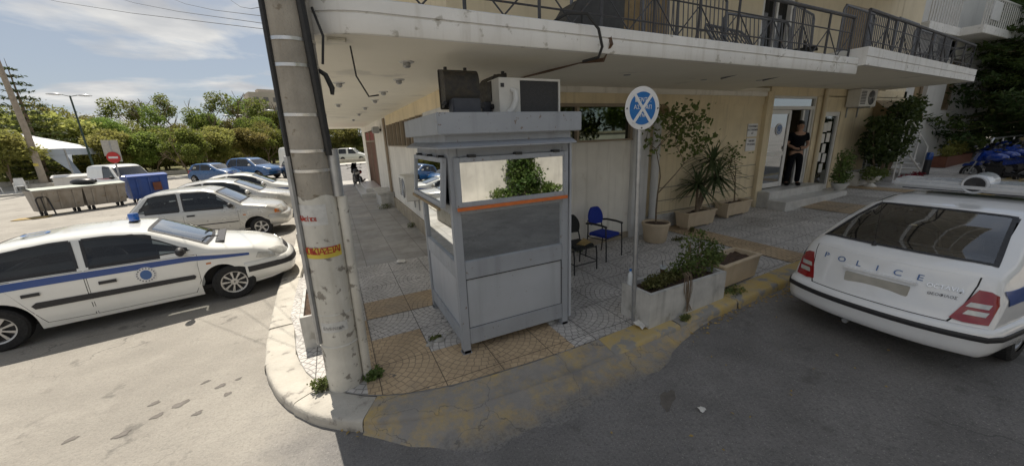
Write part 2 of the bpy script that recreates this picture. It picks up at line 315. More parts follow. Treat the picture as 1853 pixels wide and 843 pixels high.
# ------------------------------------------------------------------ mesh helpers
C = sc.collection
class MB:
    def __init__(s): s.v = []; s.f = []; s.m = []
    def add(s, vs, fs, mi=0):
        o = len(s.v); s.v += [tuple(p) for p in vs]; s.f += [tuple(i+o for i in f) for f in fs]; s.m += [mi]*len(fs); return s
    def box(s, x0, y0, z0, x1, y1, z1, mi=0):
        v = [(x,y,z) for z in (z0,z1) for y in (y0,y1) for x in (x0,x1)]
        return s.add(v, [(0,2,3,1),(4,5,7,6),(0,1,5,4),(2,6,7,3),(0,4,6,2),(1,3,7,5)], mi)
    def cbox(s, c, d, mi=0): return s.box(c[0]-d[0]/2,c[1]-d[1]/2,c[2]-d[2]/2,c[0]+d[0]/2,c[1]+d[1]/2,c[2]+d[2]/2,mi)
    def hexa(s, b, t, mi=0):                       # four bottom, four top corners, both counter-clockwise from above
        return s.add(list(b)+list(t), [(3,2,1,0),(4,5,6,7),(0,1,5,4),(1,2,6,5),(2,3,7,6),(3,0,4,7)], mi)
    def cyl(s, p0, p1, r0, r1=None, n=12, mi=0, cap=True):
        r1 = r0 if r1 is None else r1; p0 = Vector(p0); p1 = Vector(p1); d = (p1-p0).normalized()
        a = d.orthogonal().normalized(); b = d.cross(a)
        v = [p+(a*math.cos(2*math.pi*i/n)+b*math.sin(2*math.pi*i/n))*r for p, r in ((p0,r0),(p1,r1)) for i in range(n)]
        f = [(i,(i+1)%n,n+(i+1)%n,n+i) for i in range(n)]
        if cap: f += [tuple(range(n-1,-1,-1)), tuple(range(n,2*n))]
        return s.add(v, f, mi)
    def tube(s, pts, r, n=6, mi=0):
        pts = [Vector(p) for p in pts]; rs = r if isinstance(r, (list,tuple)) else [r]*len(pts)
        v = []; a = None
        for i, p in enumerate(pts):
            d = (pts[min(i+1,len(pts)-1)]-pts[max(i-1,0)]).normalized()
            if a is None: a = d.orthogonal().normalized()
            a = (a-d*a.dot(d)); a = a.normalized() if a.length > 1e-6 else d.orthogonal().normalized()
            b = d.cross(a); v += [p+(a*math.cos(2*math.pi*k/n)+b*math.sin(2*math.pi*k/n))*rs[i] for k in range(n)]
        f = [(i*n+k,i*n+(k+1)%n,(i+1)*n+(k+1)%n,(i+1)*n+k) for i in range(len(pts)-1) for k in range(n)]
        f += [tuple(range(n-1,-1,-1)), tuple(range((len(pts)-1)*n,len(pts)*n))]
        return s.add(v, f, mi)
    def lathe(s, prof, c=(0,0,0), n=24, mi=0, axis='z'):
        v = []
        for r, z in prof:
            for i in range(n):
                a = 2*math.pi*i/n; x, y = r*math.cos(a), r*math.sin(a)
                p = (x,y,z) if axis == 'z' else ((x,z,y) if axis == 'y' else (z,x,y)); v.append((p[0]+c[0],p[1]+c[1],p[2]+c[2]))
        f = [(j*n+i,j*n+(i+1)%n,(j+1)*n+(i+1)%n,(j+1)*n+i) for j in range(len(prof)-1) for i in range(n)]
        return s.add(v, f, mi)
    def grid(s, rows, mi=0, closed=False):
        n = len(rows[0]); v = [p for r in rows for p in r]
        f = [(j*n+i,j*n+(i+1)%n,(j+1)*n+(i+1)%n,(j+1)*n+i) for j in range(len(rows)-1) for i in range(n if closed else n-1)]
        return s.add(v, f, mi)
    def prism(s, poly, z0, z1, mi=0, ax='z'):      # polygon extruded; ax: extrude axis
        def P(a, b, h): return {'z':(a,b,h),'y':(a,h,b),'x':(h,a,b)}[ax]
        n = len(poly); v = [P(a,b,z0) for a,b in poly]+[P(a,b,z1) for a,b in poly]
        return s.add(v, [tuple(range(n-1,-1,-1)),tuple(range(n,2*n))]+[(i,(i+1)%n,n+(i+1)%n,n+i) for i in range(n)], mi)
    def ell(s, c, r, nu=16, nv=10, mi=0):
        rows = []
        for j in range(nv+1):
            t = math.pi*(j/nv) ; t = min(max(t,.02),math.pi-.02)
            rows.append([(c[0]+r[0]*math.sin(t)*math.cos(2*math.pi*i/nu), c[1]+r[1]*math.sin(t)*math.sin(2*math.pi*i/nu), c[2]+r[2]*math.cos(t)) for i in range(nu)])
        return s.grid(rows, mi, True)
    def xf(s, mtx): s.v = [tuple(mtx @ Vector(p)) for p in s.v]; return s
    def build(s, name, m=None, parent=None, bevel=0, smooth=35, fix=True):
        me = bpy.data.meshes.new(name); me.from_pydata(s.v, [], s.f)
        ms = m if isinstance(m, (list,tuple)) else [m]
        for k in ms: me.materials.append(M[k] if isinstance(k, str) else k)
        if len(ms) > 1: me.polygons.foreach_set('material_index', s.m)
        if fix or bevel:
            b = bmesh.new(); b.from_mesh(me)
            if fix: bmesh.ops.recalc_face_normals(b, faces=b.faces)
            if bevel:
                es = [e for e in b.edges if len(e.link_faces) == 2 and e.calc_face_angle(0) > .6]
                if es: bmesh.ops.bevel(b, geom=es, offset=bevel, segments=2, affect='EDGES', clamp_overlap=True)
            b.to_mesh(me); b.free()
        if smooth:
            me.polygons.foreach_set('use_smooth', [True]*len(me.polygons)); me.set_sharp_from_angle(angle=R_(smooth))
        me.update()
        o = bpy.data.objects.new(name, me); C.objects.link(o)
        if parent: o.parent = parent
        return o
def tag(o, label, cat, group=None):
    o['label'] = label; o['category'] = cat
    if group: o['group'] = group
    return o
def thing(name, label, cat, loc=(0,0,0), rz=0, group=None):
    o = bpy.data.objects.new(name, None); o.empty_display_size = .2; C.objects.link(o)
    o.location = loc; o.rotation_euler = (0,0,rz); return tag(o, label, cat, group)
def struct(o, kind='structure'): o['kind'] = kind; return o
def copy_tree(o, parent=None, loc=None, rz=None, label=None, scale=None):
    c = o.copy(); C.objects.link(c)
    if parent: c.parent = parent
    if loc is not None: c.location = loc
    if rz is not None: c.rotation_euler = (0,0,rz)
    if scale is not None: c.scale = scale if isinstance(scale, tuple) else (scale,)*3
    if label: c['label'] = label
    for ch in list(o.children): copy_tree(ch, c)
    return c
def text(name, s, size, m, parent, mtx, ext=.002, align='CENTER', sx=1):
    cu = bpy.data.curves.new('lettering', 'FONT'); cu.body = s; cu.size = size; cu.extrude = ext; cu.align_x = align; cu.align_y = 'CENTER'; cu.resolution_u = 3
    t = bpy.data.objects.new('lettering', cu); C.objects.link(t)
    bpy.context.view_layer.update()
    me = bpy.data.meshes.new_from_object(t.evaluated_get(bpy.context.evaluated_depsgraph_get()))
    bpy.data.objects.remove(t); bpy.data.curves.remove(cu)
    me.transform(Matrix.Diagonal((sx,1,1,1))); me.transform(mtx); me.materials.clear(); me.materials.append(M[m]); me.name = name
    o = bpy.data.objects.new(name, me); C.objects.link(o)
    if parent: o.parent = parent
    return o
def face(origin, xdir, ydir):                       # matrix for text lying on a plane
    x = Vector(xdir).normalized(); y = Vector(ydir).normalized(); z = x.cross(y)
    return Matrix(((x.x,y.x,z.x,origin[0]),(x.y,y.y,z.y,origin[1]),(x.z,y.z,z.z,origin[2]),(0,0,0,1)))
def gz(x): return min(1.4, 0 if x < 1.5 else (.035*(x-2.5) if x > 3.5 else .035*(x-1.5)**2/4))
def sm(a, b, x): t = min(1, max(0, (x-a)/(b-a))); return t*t*(3-2*t)

# ------------------------------------------------------------------ leaves
def leaves(n, pts, size, var=.4, up=.3, shape='diamond', aspect=.6):
    """one mesh of n small leaf faces at given points"""
    mb_v = []; mb_f = []
    d = rng.normal(size=(n,3)); d[:,2] += up; d /= np.linalg.norm(d, axis=1)[:,None]
    e = rng.normal(size=(n,3)); e -= d*(e*d).sum(1)[:,None]; e /= np.linalg.norm(e, axis=1)[:,None]
    f = np.cross(d, e); s = size*(1+var*rng.uniform(-1,1,n))[:,None]
    p = np.asarray(pts)
    a = p-e*s*.5; b = p+f*s*.5*aspect+d*s*.06; c = p+e*s*.5; g = p-f*s*.5*aspect+d*s*.06
    v = np.stack([a,b,c,g], 1).reshape(-1,3)
    idx = np.arange(n*4).reshape(-1,4)
    return v.tolist(), idx.tolist()
def blobs(n, centers, radii, fill=.45):
    k = len(centers); w_ = np.array([r[0]*r[1]*r[2] for r in radii])**.75; w_ /= w_.sum()
    ch = rng.choice(k, n, p=w_); u = rng.normal(size=(n,3)); u /= np.linalg.norm(u, axis=1)[:,None]
    rad = (fill+(1-fill)*rng.random(n))**.6
    rad *= 1+.18*rng.normal(size=n)
    return np.array(centers)[ch]+u*np.array(radii)[ch]*rad[:,None]
def branch(mb, p, d, L, r, depth, tips, spread=.6, n=6):
    p = Vector(p); d = Vector(d).normalized(); pts = [p.copy()]; q = p.copy()
    for i in range(3):
        d = (d+Vector((random.uniform(-1,1),random.uniform(-1,1),random.uniform(-.2,.6)))*.16).normalized(); q = q+d*L/3; pts.append(q.copy())
    mb.tube(pts, [r, r*.88, r*.76, r*.62], n)
    if depth == 0: tips.append((q.copy(), d.copy())); return
    for i in range(random.choice((2,3,3))):
        a = random.uniform(0, 6.28); o = d.orthogonal().normalized(); o = Matrix.Rotation(a, 3, d) @ o
        branch(mb, pts[random.choice((2,3,3))], (d+o*random.uniform(.6,1.1)*spread*1.6+Vector((0,0,.15))), L*random.uniform(.6,.85), r*.58, depth-1, tips, spread, max(4, n-1))
def make_tree(name, label, h, crown_r, nleaf, leaf, lm, trunk_h, loc, seed, group=None, squash=.75, nb=14, lo=None):
    random.seed(seed); global rng; rng = np.random.default_rng(seed)
    t = thing(name, label, 'tree', loc, 0, group)
    mb = MB(); tips = []
    branch(mb, (0,0,-.1), (0,0,1), trunk_h+.1, .045*h**.8*.6, 3, tips, .55)
    k = h/max(q[0].z for q in tips)*.95
    mb.v = [(x*min(1.2,k), y*min(1.2,k), z*(k if z > trunk_h*.8 else 1)) for x,y,z in mb.v]
    mb.build('trunk', 'bark', t)
    cs = []; rs = []
    zc = (trunk_h+h)/2
    for i in range(nb):
        a = random.uniform(0,6.28); q = random.uniform(.1,.8)**.6; zz = random.uniform(-1,1)
        wdt = math.sqrt(max(.08,1-zz*zz*.8)); cs.append((math.cos(a)*q*crown_r*wdt, math.sin(a)*q*crown_r*wdt, zc+zz*(h-trunk_h)*.42))
        rr = crown_r*random.uniform(.28,.5); rs.append((rr,rr,rr*squash))
    v, f = leaves(nleaf, blobs(nleaf, cs, rs), leaf)
    MB().add(v, f).build('crown', lm, t, smooth=0, fix=False)
    return t
# ------------------------------------------------------------------ cars (local frame: rear bumper x=0, nose x=L, left side +y)
class Car:
    def __init__(s, L, W, wx, wr, top, belt, low, plan, tumble=.36, bow=(.25,.12), arch=None):
        s.L=L; s.W=W; s.wx=wx; s.wr=wr; s.top_=top; s.belt_=belt; s.low_=low; s.plan_=plan; s.t=tumble; s.bowf, s.bowr = bow; s.ar = arch or wr+.055
    def ip(s, tab, x, h=.05):
        xs = [p[0] for p in tab]; ys = [p[1] for p in tab]
        return float(np.mean([np.interp(x+k*h, xs, ys) for k in (-1,-.5,0,.5,1)]))
    def top(s, x): return s.ip(s.top_, x, .035)
    def belt(s, x): return min(s.ip(s.belt_, x), s.top(x)-.02)
    def low(s, x):
        z = s.ip(s.low_, x)
        for c in s.wx:
            d = abs(x-c)
            if d < s.ar: z = max(z, s.wr+math.sqrt(s.ar**2-d*d)*1.02-.01)
        return z
    def sec(s, x):
        w = s.W*s.ip(s.plan_, x); zl = s.low(x); zb = s.belt(x); zt = s.top(x); zl = min(zl, zb-.05)
        def yl(z): return w*(1-.07*max(0,(.48-z)/.3)**2-.045*max(0,(z-.62)/.33)**1.6)
        pts = [(yl(zl+(zb-zl)*k), zl+(zb-zl)*k) for k in (0,.08,.22,.4,.6,.78,.9,.97)]
        yb = yl(zb)-.008; h = zt-zb; e = min(.075, .6*h)
        zE = zt-e; yE = yb-s.t*(zE-zb)
        pts += [(yb,zb),(yb-(yb-yE)*.33-.002,zb+(zE-zb)*.33),(yb-(yb-yE)*.66,zb+(zE-zb)*.66),(yE,zE),(yE-.022-.25*e,zt-.5*e),(yE-.05-.9*e,zt-.19*e),(yE*.72,zt-.07*e),(yE*.4,zt-.015*e),(0,zt)]
        return pts
    def bow(s, x, y): 
        q = min(1,abs(y)/s.W)**2.4
        return -s.bowf*q*sm(s.L-1.9, s.L-.1, x)*1.0 + s.bowr*q*(1-sm(.1,1.7,x))
    def W_(s, x, y, z): return (x+s.bow(x,y), y, z)
    def ys(s, x, z):
        p = s.sec(x); return float(np.interp(z, [q[1]+i*1e-6 for i,q in enumerate(p)], [q[0] for q in p], left=p[0][0], right=-1))
    def zs(s, x, y):
        p = s.sec(x)[8:][::-1]; return float(np.interp(abs(y), [q[0] for q in p], [q[1] for q in p]))
    def inside(s, x, y, z): return abs(y) < s.ys(x, z)
    def end(s, y, z, rear=True):
        a = 0. if rear else s.L; dr = 1 if rear else -1
        if s.inside(a, y, z): return a
        step = .04; b = a
        for _ in range(60):
            b += dr*step
            if s.inside(b, y, z): break
        lo, hi = b-dr*step, b
        for _ in range(14):
            m_ = (lo+hi)/2
            if s.inside(m_, y, z): hi = m_
            else: lo = m_
        return hi
    def body(s, m, parent, wins=(), tops=()):
        def inp(poly, x, z, g):
            cx = sum(p[0] for p in poly)/len(poly); cz = sum(p[1] for p in poly)/len(poly); r = False
            P = [(cx+(a-cx)*g, cz+(b_-cz)*g) for a,b_ in poly]
            for (x0,z0),(x1,z1) in zip(P, P[1:]+P[:1]):
                if (z0 > z) != (z1 > z) and x < (x1-x0)*(z-z0)/(z1-z0)+x0: r = not r
            return r
        def hit(x, y, z, i, g):
            if min(i, 32-i) >= 8:
                if min(i, 32-i) <= 12 and any(inp(p, x, z, g) for p in wins): return True
                if min(i, 32-i) >= 12:
                    for x0,x1,y0,y1 in tops:
                        if x0-.012*(g > 1) < x < x1+.012*(g > 1) and abs(y) < (y0+(y1-y0)*(x-x0)/(x1-x0))*g: return True
            return False
        xs = set(np.linspace(0, s.L, 64).tolist())
        for k in np.linspace(0, 1, 9): xs.add(.25*k**2); xs.add(s.L-.25*k**2)
        for c in s.wx:
            for a in np.linspace(0, math.pi, 17): xs.add(c+s.ar*math.cos(a))
            xs.add(c-s.ar-.004); xs.add(c+s.ar+.004)
        for p in s.top_: xs.add(min(max(p[0],0),s.L))
        for a in tops: xs.add(a[0]); xs.add(a[1])
        for p in wins:
            for q in p: xs.add(q[0])
        xs = sorted(xs); rows = []
        for x in xs:
            p = s.sec(x); full = [(-y,z) for y,z in p]+[(y,z) for y,z in p[-2::-1]]
            rows.append([s.W_(x,y,z) for y,z in full])
        b = MB().grid(rows); n = len(rows[0])
        if wins or tops:
            F_ = []; Mi = []; S_ = [[(x,*q) for q in ([(-y,z) for y,z in s.sec(x)]+[(y,z) for y,z in s.sec(x)[-2::-1]])] for x in xs]
            for f_ in b.f:
                q = [(*S_[v//n][v%n], v%n) for v in f_]
                hs = [hit(*p, 1.06) for p in q]
                if all(hs): continue
                c_ = tuple(sum(p[k] for p in q)/4 for k in range(3)); F_.append(f_); Mi.append(1 if hit(*c_, q[0][3], 1.0) else 0)
            b.f, b.m = F_, Mi
        b.f.append(tuple(range(n))); b.m.append(0); o = (len(rows)-1)*n; b.f.append(tuple(range(o+n-1,o-1,-1))); b.m.append(0)
        return b.build('body', [m,'trim_black'], parent, smooth=42)
    def slicer(s, poly, n):
        a = [p[0] for p in poly]; lo, hi = min(a), max(a); out = []
        ks = sorted(set(np.linspace(lo+1e-4, hi-1e-4, n).tolist()+[min(max(q,lo+1e-4),hi-1e-4) for q in a]))
        for x in ks:
            zz = []
            for i in range(len(poly)):
                (x0,z0),(x1,z1) = poly[i], poly[(i+1)%len(poly)]
                if (x0-x)*(x1-x) <= 0 and abs(x1-x0) > 1e-9: zz.append(z0+(z1-z0)*(x-x0)/(x1-x0))
            if len(zz) >= 2: out.append((x, min(zz), max(zz)))
        return out
    def side(s, name, poly, off, m, parent, sides=(1,-1), n=14, nz=5, mb=None, thick=None):
        sl = s.slicer(poly, n); obs = []
        for sd in sides:
            b = mb or MB(); rows = []
            for x, z0, z1 in sl:
                r = []
                for k in range(nz+1):
                    z = z0+(z1-z0)*k/nz; y = s.ys(x, z)
                    r.append(s.W_(x, y, z)); r[-1] = (r[-1][0], sd*(y+off), z)
                inn = lambda p: (p[0], p[1]-sd*(off+.004), p[2])
                rows.append([inn(r[0])]+r+[inn(r[-1])])
            b.grid(rows)
            if mb is None: obs.append(b.build(name, m, parent, smooth=50))
        return obs
    def ring(s, name, poly, e0, e1, off, m, parent, sd):
        cx = sum(p[0] for p in poly)/len(poly); cz = sum(p[1] for p in poly)/len(poly); rows = [[],[],[],[]]
        n = len(poly)
        for i in range(n):
            (x0,z0),(x1,z1) = poly[i], poly[(i+1)%n]; k_ = max(1, int(math.hypot(x1-x0,z1-z0)/.08))
            for k in range(k_):
                x = x0+(x1-x0)*k/k_; z = z0+(z1-z0)*k/k_; d = math.hypot(x-cx,z-cz) or 1
                for j,(e,o) in enumerate(((e1,off-.012),(e1,off),(-e0,off),(-e0,off-.012))):
                    xx = x+(x-cx)/d*e; zz = z+(z-cz)/d*e*.9; q = s.W_(xx, s.ys(xx,zz), zz); rows[j].append((q[0], sd*(q[1]+o), zz))
        return MB().grid(rows, closed=True).build(name, m, parent, smooth=50)
    def top_ring(s, name, x0, x1, y0, y1, e, off, m, parent):
        P = []
        for k in range(14): P.append((x0, -y0+2*y0*k/14))
        for k in range(8): P.append((x0+(x1-x0)*k/8, y0+(y1-y0)*k/8))
        for k in range(14): P.append((x1, y1-2*y1*k/14))
        for k in range(8): P.append((x1+(x0-x1)*k/8, -y1+(y1-y0)*k/8))
        cx = (x0+x1)/2; rows = [[],[]]
        for x, y in P:
            for j, g in enumerate((1, -1)):
                xx = x+e*g*(1 if x > cx else -1)*min(1,abs(x-cx)/(abs(x1-x0)*.5))**4; yy = y*(1+g*e/max(y0,y1)); q = s.W_(xx,yy,s.zs(xx,yy)); rows[j].append((q[0],yy,q[2]+off))
        return MB().grid(rows, closed=True).build(name, m, parent, smooth=60)
    def cabin(s, parent):
        xr = s.wx[0]; xf = s.wx[1]; H = s.top((xr+xf)/2)
        for nm, x, ys_ in (('seat', xr+1.25, (-.36,.36)), ('rear_seat', xr+.38, (0,))):
            for y in ys_:
                w_ = .25 if len(ys_) > 1 else .6
                b = MB().hexa([(x-.1,y-w_,.30),(x+.42,y-w_,.34),(x+.42,y+w_,.34),(x-.1,y+w_,.30)],[(x-.1,y-w_,.48),(x+.42,y-w_,.54),(x+.42,y+w_,.54),(x-.1,y+w_,.48)])
                b.hexa([(x-.16,y-w_,.42),(x+.02,y-w_,.46),(x+.02,y+w_,.46),(x-.16,y+w_,.42)],[(x-.36,y-w_*.85,H-.44),(x-.24,y-w_*.85,H-.43),(x-.24,y+w_*.85,H-.43),(x-.36,y+w_*.85,H-.44)])
                for yy in ((y,) if len(ys_) > 1 else (-.32,.32)): b.hexa([(x-.38,yy-.12,H-.40),(x-.30,yy-.12,H-.40),(x-.30,yy+.12,H-.40),(x-.38,yy+.12,H-.40)],[(x-.41,yy-.11,H-.22),(x-.34,yy-.11,H-.22),(x-.34,yy+.11,H-.22),(x-.41,yy+.11,H-.22)])
                b.build(nm, 'seat_cloth', parent, bevel=.03)
        zb = s.belt(xf-.4); MB().box(xr+2.15,-s.W*.8,zb-.28,xf-.1,s.W*.8,zb-.03).build('dashboard', 'seat_cloth', parent, bevel=.04)
        rows = [[(xr+1.98+.06*math.cos(p)*.3-.10*math.sin(a)*1.0*.6, .36+(.18+.014*math.cos(p))*math.cos(a), zb+.0+(.18+.014*math.cos(p))*math.sin(a)*.9) for p in np.linspace(0,6.283,7)[:-1]] for a in np.linspace(0,6.283,25)]
        MB().grid(rows, closed=True).build('steering_wheel', 'trim_black', parent)
    def endp(s, name, poly, off, m, parent, rear=True, n=14, nz=5, mb=None):
        """polygon in (y,z) laid on the tail or the nose"""
        b = mb or MB(); rows = []; dr = -1 if rear else 1
        for y, z0, z1 in s.slicer(poly, n):
            r = []
            for k in range(nz+1):
                z = z0+(z1-z0)*k/nz; x = s.end(y, z, rear); q = s.W_(x, y, z); r.append((q[0]+dr*off, y, z))
            rows.append([(r[0][0]-dr*(off+.004),)+r[0][1:]]+r+[(r[-1][0]-dr*(off+.004),)+r[-1][1:]])
        b.grid(rows)
        return None if mb else b.build(name, m, parent, smooth=50)
    def screen(s, name, x0, x1, y0, y1, off, m, parent, n=12, ny=14, ex=.0):
        """glass between x0 and x1 along the top profile, half widths y0,y1"""
        rows = []
        for i in range(n+1):
            k = i/n; x = x0+(x1-x0)*k; hw = y0+(y1-y0)*k; r = []
            for j in range(ny+1):
                y = -hw+2*hw*j/ny; z = s.zs(x,y); d = .01
                g = (s.zs(x+d,y)-s.zs(x-d,y))/(2*d); nn = math.hypot(g,1)
                q = s.W_(x,y,z); r.append((q[0]-off*g/nn, y, z+off/nn))
            rows.append(r)
        return MB().grid(rows).build(name, m, parent, smooth=60)
    def band(s, name, prof, rear, xe, off, m, parent, nfrac=.9):
        """bumper or rubber strip: prof = [(z, extra offset)] going up"""
        rows = []
        for z, ex in prof:
            ym = s.ys(xe, z)
            pts = []
            for y in np.linspace(0, ym*nfrac, 12): pts.append((s.end(y, z, rear), y))
            xl = pts[-1][0]
            for x in np.linspace(xl, xe, 9)[1:]: pts.append((x, s.ys(x, z)))
            W = [s.W_(x,y,z) for x,y in pts]; out = []
            for i, p in enumerate(W):
                a = W[max(i-1,0)]; c = W[min(i+1,len(W)-1)]; tx, ty = c[0]-a[0], c[1]-a[1]; l = math.hypot(tx,ty) or 1
                nx, ny = (ty/l, -tx/l)
                if (rear and nx > 0 and abs(nx) > abs(ny)) or (not rear and nx < 0 and abs(nx) > abs(ny)) or ny < -.2: nx, ny = -nx, -ny
                if i == 0: nx, ny = (-1 if rear else 1), 0
                o = off+ex; out.append((p[0]+nx*o, p[1]+ny*o, z))
            rows.append([(x,-y,z) for x,y,z in out[::-1]]+out[1:])
        def inset(row): return [(x+(.03 if rear else -.03)*(1-abs(y)/s.W*.5), y*.965, z) for x,y,z in row]
        rows = [inset(rows[0])]+rows+[inset(rows[-1])]
        b = MB().grid(rows); n = len(rows[0])
        b.f.append(tuple(j*n for j in range(len(rows)))); b.m.append(0); b.f.append(tuple(j*n+n-1 for j in range(len(rows)))); b.m.append(0)
        return b.build(name, m, parent, smooth=50)
    def wheels(s, parent, rim='rim_silver', sp=5, tw=.19, track=None, front_dark=False):
        tr = track or s.W-.115; r = s.wr
        for i, x in enumerate(s.wx):
            for sd in (1,-1):
                w_ = bpy.data.objects.new('wheel', None); C.objects.link(w_); w_.parent = parent; w_.location = (x, sd*tr, r)
                h = tw/2
                b = MB().lathe([(r*.62,-h),(r*.9,-h),(r*.985,-h*.8),(r,-h*.5),(r,h*.5),(r*.985,h*.8),(r*.9,h),(r*.66,h),(r*.62,h*.85)], n=32, axis='y')
                b.build('tyre', 'rubber', w_)
                d = sd*(h-.035); b = MB()
                b.lathe([(.012,d+sd*.012),(r*.18,d+sd*.012),(r*.2,d),(r*.22,d-sd*.02)], n=20, axis='y')
                b.lathe([(r*.52,d-sd*.02),(r*.56,d+sd*.018),(r*.63,d+sd*.024),(r*.65,d)], n=32, axis='y')
                for k in range(sp):
                    a = 2*math.pi*k/sp+.3; a0 = 2.3/sp*.42; 
                    pin = [(r*.17*math.cos(a-a0*1.5), d+sd*.012, r*.17*math.sin(a-a0*1.5)), (r*.57*math.cos(a-a0), d+sd*.014, r*.57*math.sin(a-a0)), (r*.57*math.cos(a+a0), d+sd*.014, r*.57*math.sin(a+a0)), (r*.17*math.cos(a+a0*1.5), d+sd*.012, r*.17*math.sin(a+a0*1.5))]
                    b.add(pin+[(p[0],p[1]-sd*.02,p[2]) for p in pin], [(0,1,2,3),(0,4,5,1),(3,2,6,7)])
                b.build('rim', rim, w_)
                MB().lathe([(.005,d-sd*.022),(r*.6,d-sd*.03)], n=24, axis='y').build('brake_disc', 'trim_black', w_)
        ub = MB(); xr, xf = s.wx
        ub.box(xr-.45,-s.W*.78,.24,xf+.45,s.W*.78,.30)
        ub.box(.25,-s.W*.62,.28,xr+.4,s.W*.62,.62).box(xf-.4,-s.W*.62,.28,s.L-.3,s.W*.62,.6)
        ub.build('underbody', 'trim_black', parent)
def plain_car(name, label, cat, S, paint, loc, rz, wins, ws, rw, doors=(), group=None, rim='rim_silver', lamps=None, handles=(), mirror=None, sp=5, bumper='same', stripe=None, glass='auto_glass', mould=None):
    t = thing(name, label, cat, loc, rz, group)
    S.body(paint, t, wins, [a for a in (ws, rw) if a]); S.wheels(t, rim, sp); S.cabin(t)
    for p in doors:                                  # each door: dark shut line under a painted panel
        e = .007; cx = sum(q[0] for q in p)/len(p); cz = sum(q[1] for q in p)/len(p)
        big = [(x+(e if x > cx else -e), z+(e if z > cz else -e)) for x,z in p]
        for sd in (1,-1):
            S.side('door_seam', big, .0015, 'seam', t, (sd,)); S.side('door', p, .004, paint, t, (sd,))
    for p in wins:
        e = .022; cx = sum(q[0] for q in p)/len(p); cz = sum(q[1] for q in p)/len(p)
        big = [(x+(e if x > cx else -e), z+(e if z > cz else -e*.8)) for x,z in p]
        for sd in (1,-1):
            f_ = S.ring('window_frame', p, .012, .022, .006, 'trim_black', t, sd)
            S.side('window', p, .003, glass, f_, (sd,))
    for nm, a in (('windscreen', ws), ('rear_window', rw)):
        if a:
            x0,x1,y0,y1 = a
            s_ = S.top_ring(nm+'_seal', x0, x1, y0, y1, .02, .007, 'trim_black', t)
            S.screen(nm, x0, x1, y0, y1, .004, 'auto_screen', s_)
    for x, z in handles:
        for sd in (1,-1): S.side('door_handle', [(x-.09,z-.02),(x+.09,z-.02),(x+.09,z+.022),(x-.09,z+.022)], .022, 'trim_black', t, (sd,), n=6)
    if mirror:
        x, z, mm = mirror
        for sd in (1,-1):
            y = S.ys(x, z); b = MB().ell((x+.02, sd*(y+.13), z+.05), (.06,.105,.07), 14, 8).cyl((x+.05,sd*(y-.02),z),(x+.03,sd*(y+.08),z+.03),.025,.02,8); b.build('wing_mirror', mm, t)
    if lamps:
        f, r = lamps
        for sd in (1,-1):
            if f: S.endp('headlight', [(sd*a,z) for a,z in f], .012, 'lamp_clear', t, False)
            if r: S.endp('tail_light', [(sd*a,z) for a,z in r], .012, 'lamp_red', t, True)
    return t
# ------------------------------------------------------------------ ground
xs = sorted(set([-600,-200,-80,-40,-20,-10,-5,-2,0]+list(np.linspace(1.5,3.5,9))+[5,8,12,20,30,42.4,43,80,200,600]))
ys = [-600,-100,-30,-12,-8,-4,0,4,8,16,30,60,120,300,900]
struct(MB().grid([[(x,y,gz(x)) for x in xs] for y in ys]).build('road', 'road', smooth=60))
# kerb line of the corner pavement, from far left round the corner to the right
KP = [(-1.2,26),(-1.19,14),(-1.18,10.5),(-1.17,6.7),(-1.12,5.4),(-1.04,4.45),(-.88,3.87),(-.56,3.36),(-.24,3.06),(.17,2.86),(.7,2.74),(1.3,2.70),(2.04,2.68),(2.8,2.70),(3.6,2.72),(5,2.74),(6.2,2.76),(9,2.8),(14,2.9),(22,3.05),(40,3.3)]
def resample(P, st=.12):
    out = []
    for (a,b) in zip(P[:-1], P[1:]):
        n = max(1, int(min(math.dist(a,b)/st, 40)))
        out += [(a[0]+(b[0]-a[0])*k/n, a[1]+(b[1]-a[1])*k/n) for k in range(n)]
    return out+[P[-1]]
KL = resample(KP); 
for _ in range(3): KL = [KL[0]]+[((a[0]+2*b[0]+c[0])/4,(a[1]+2*b[1]+c[1])/4) for a,b,c in zip(KL[:-2],KL[1:-1],KL[2:])]+[KL[-1]]
def nrm(i):
    a = KL[max(i-1,0)]; c = KL[min(i+1,len(KL)-1)]; tx, ty = c[0]-a[0], c[1]-a[1]; l = math.hypot(tx,ty); return (ty/l, -tx/l)   # outward... 
KN = [(-n[0],-n[1]) for n in map(nrm, range(len(KL)))]        # points towards the building
KW = .32
KI = [(p[0]+n[0]*KW, p[1]+n[1]*KW) for p, n in zip(KL, KN)]
random.seed(3)
def kerb_rows(sel):
    rows = []
    for i in sel:
        p, n = KL[i], KN[i]; g = gz(p[0]); j = random.uniform(-.006,.006); dz = -.004*random.random()
        drop = .07*sm(.3,1.3,p[0])*(1-sm(2.2,3.1,p[0]))
        def Q(d, z): return (p[0]+n[0]*(d+j), p[1]+n[1]*(d+j), g+z)
        rows.append([Q(.0,-.05),Q(.0,.05-drop*.4),Q(.008,.098-drop*.8),Q(.022,.115-drop+dz),Q(.05,.121-drop+dz),Q(KW,.121+dz),Q(KW+.02,.06)])
    return rows
iL = [i for i,p in enumerate(KL) if p[0] <= -.2]; iY = [i for i,p in enumerate(KL) if p[0] >= -.2]
iL.append(iY[0])
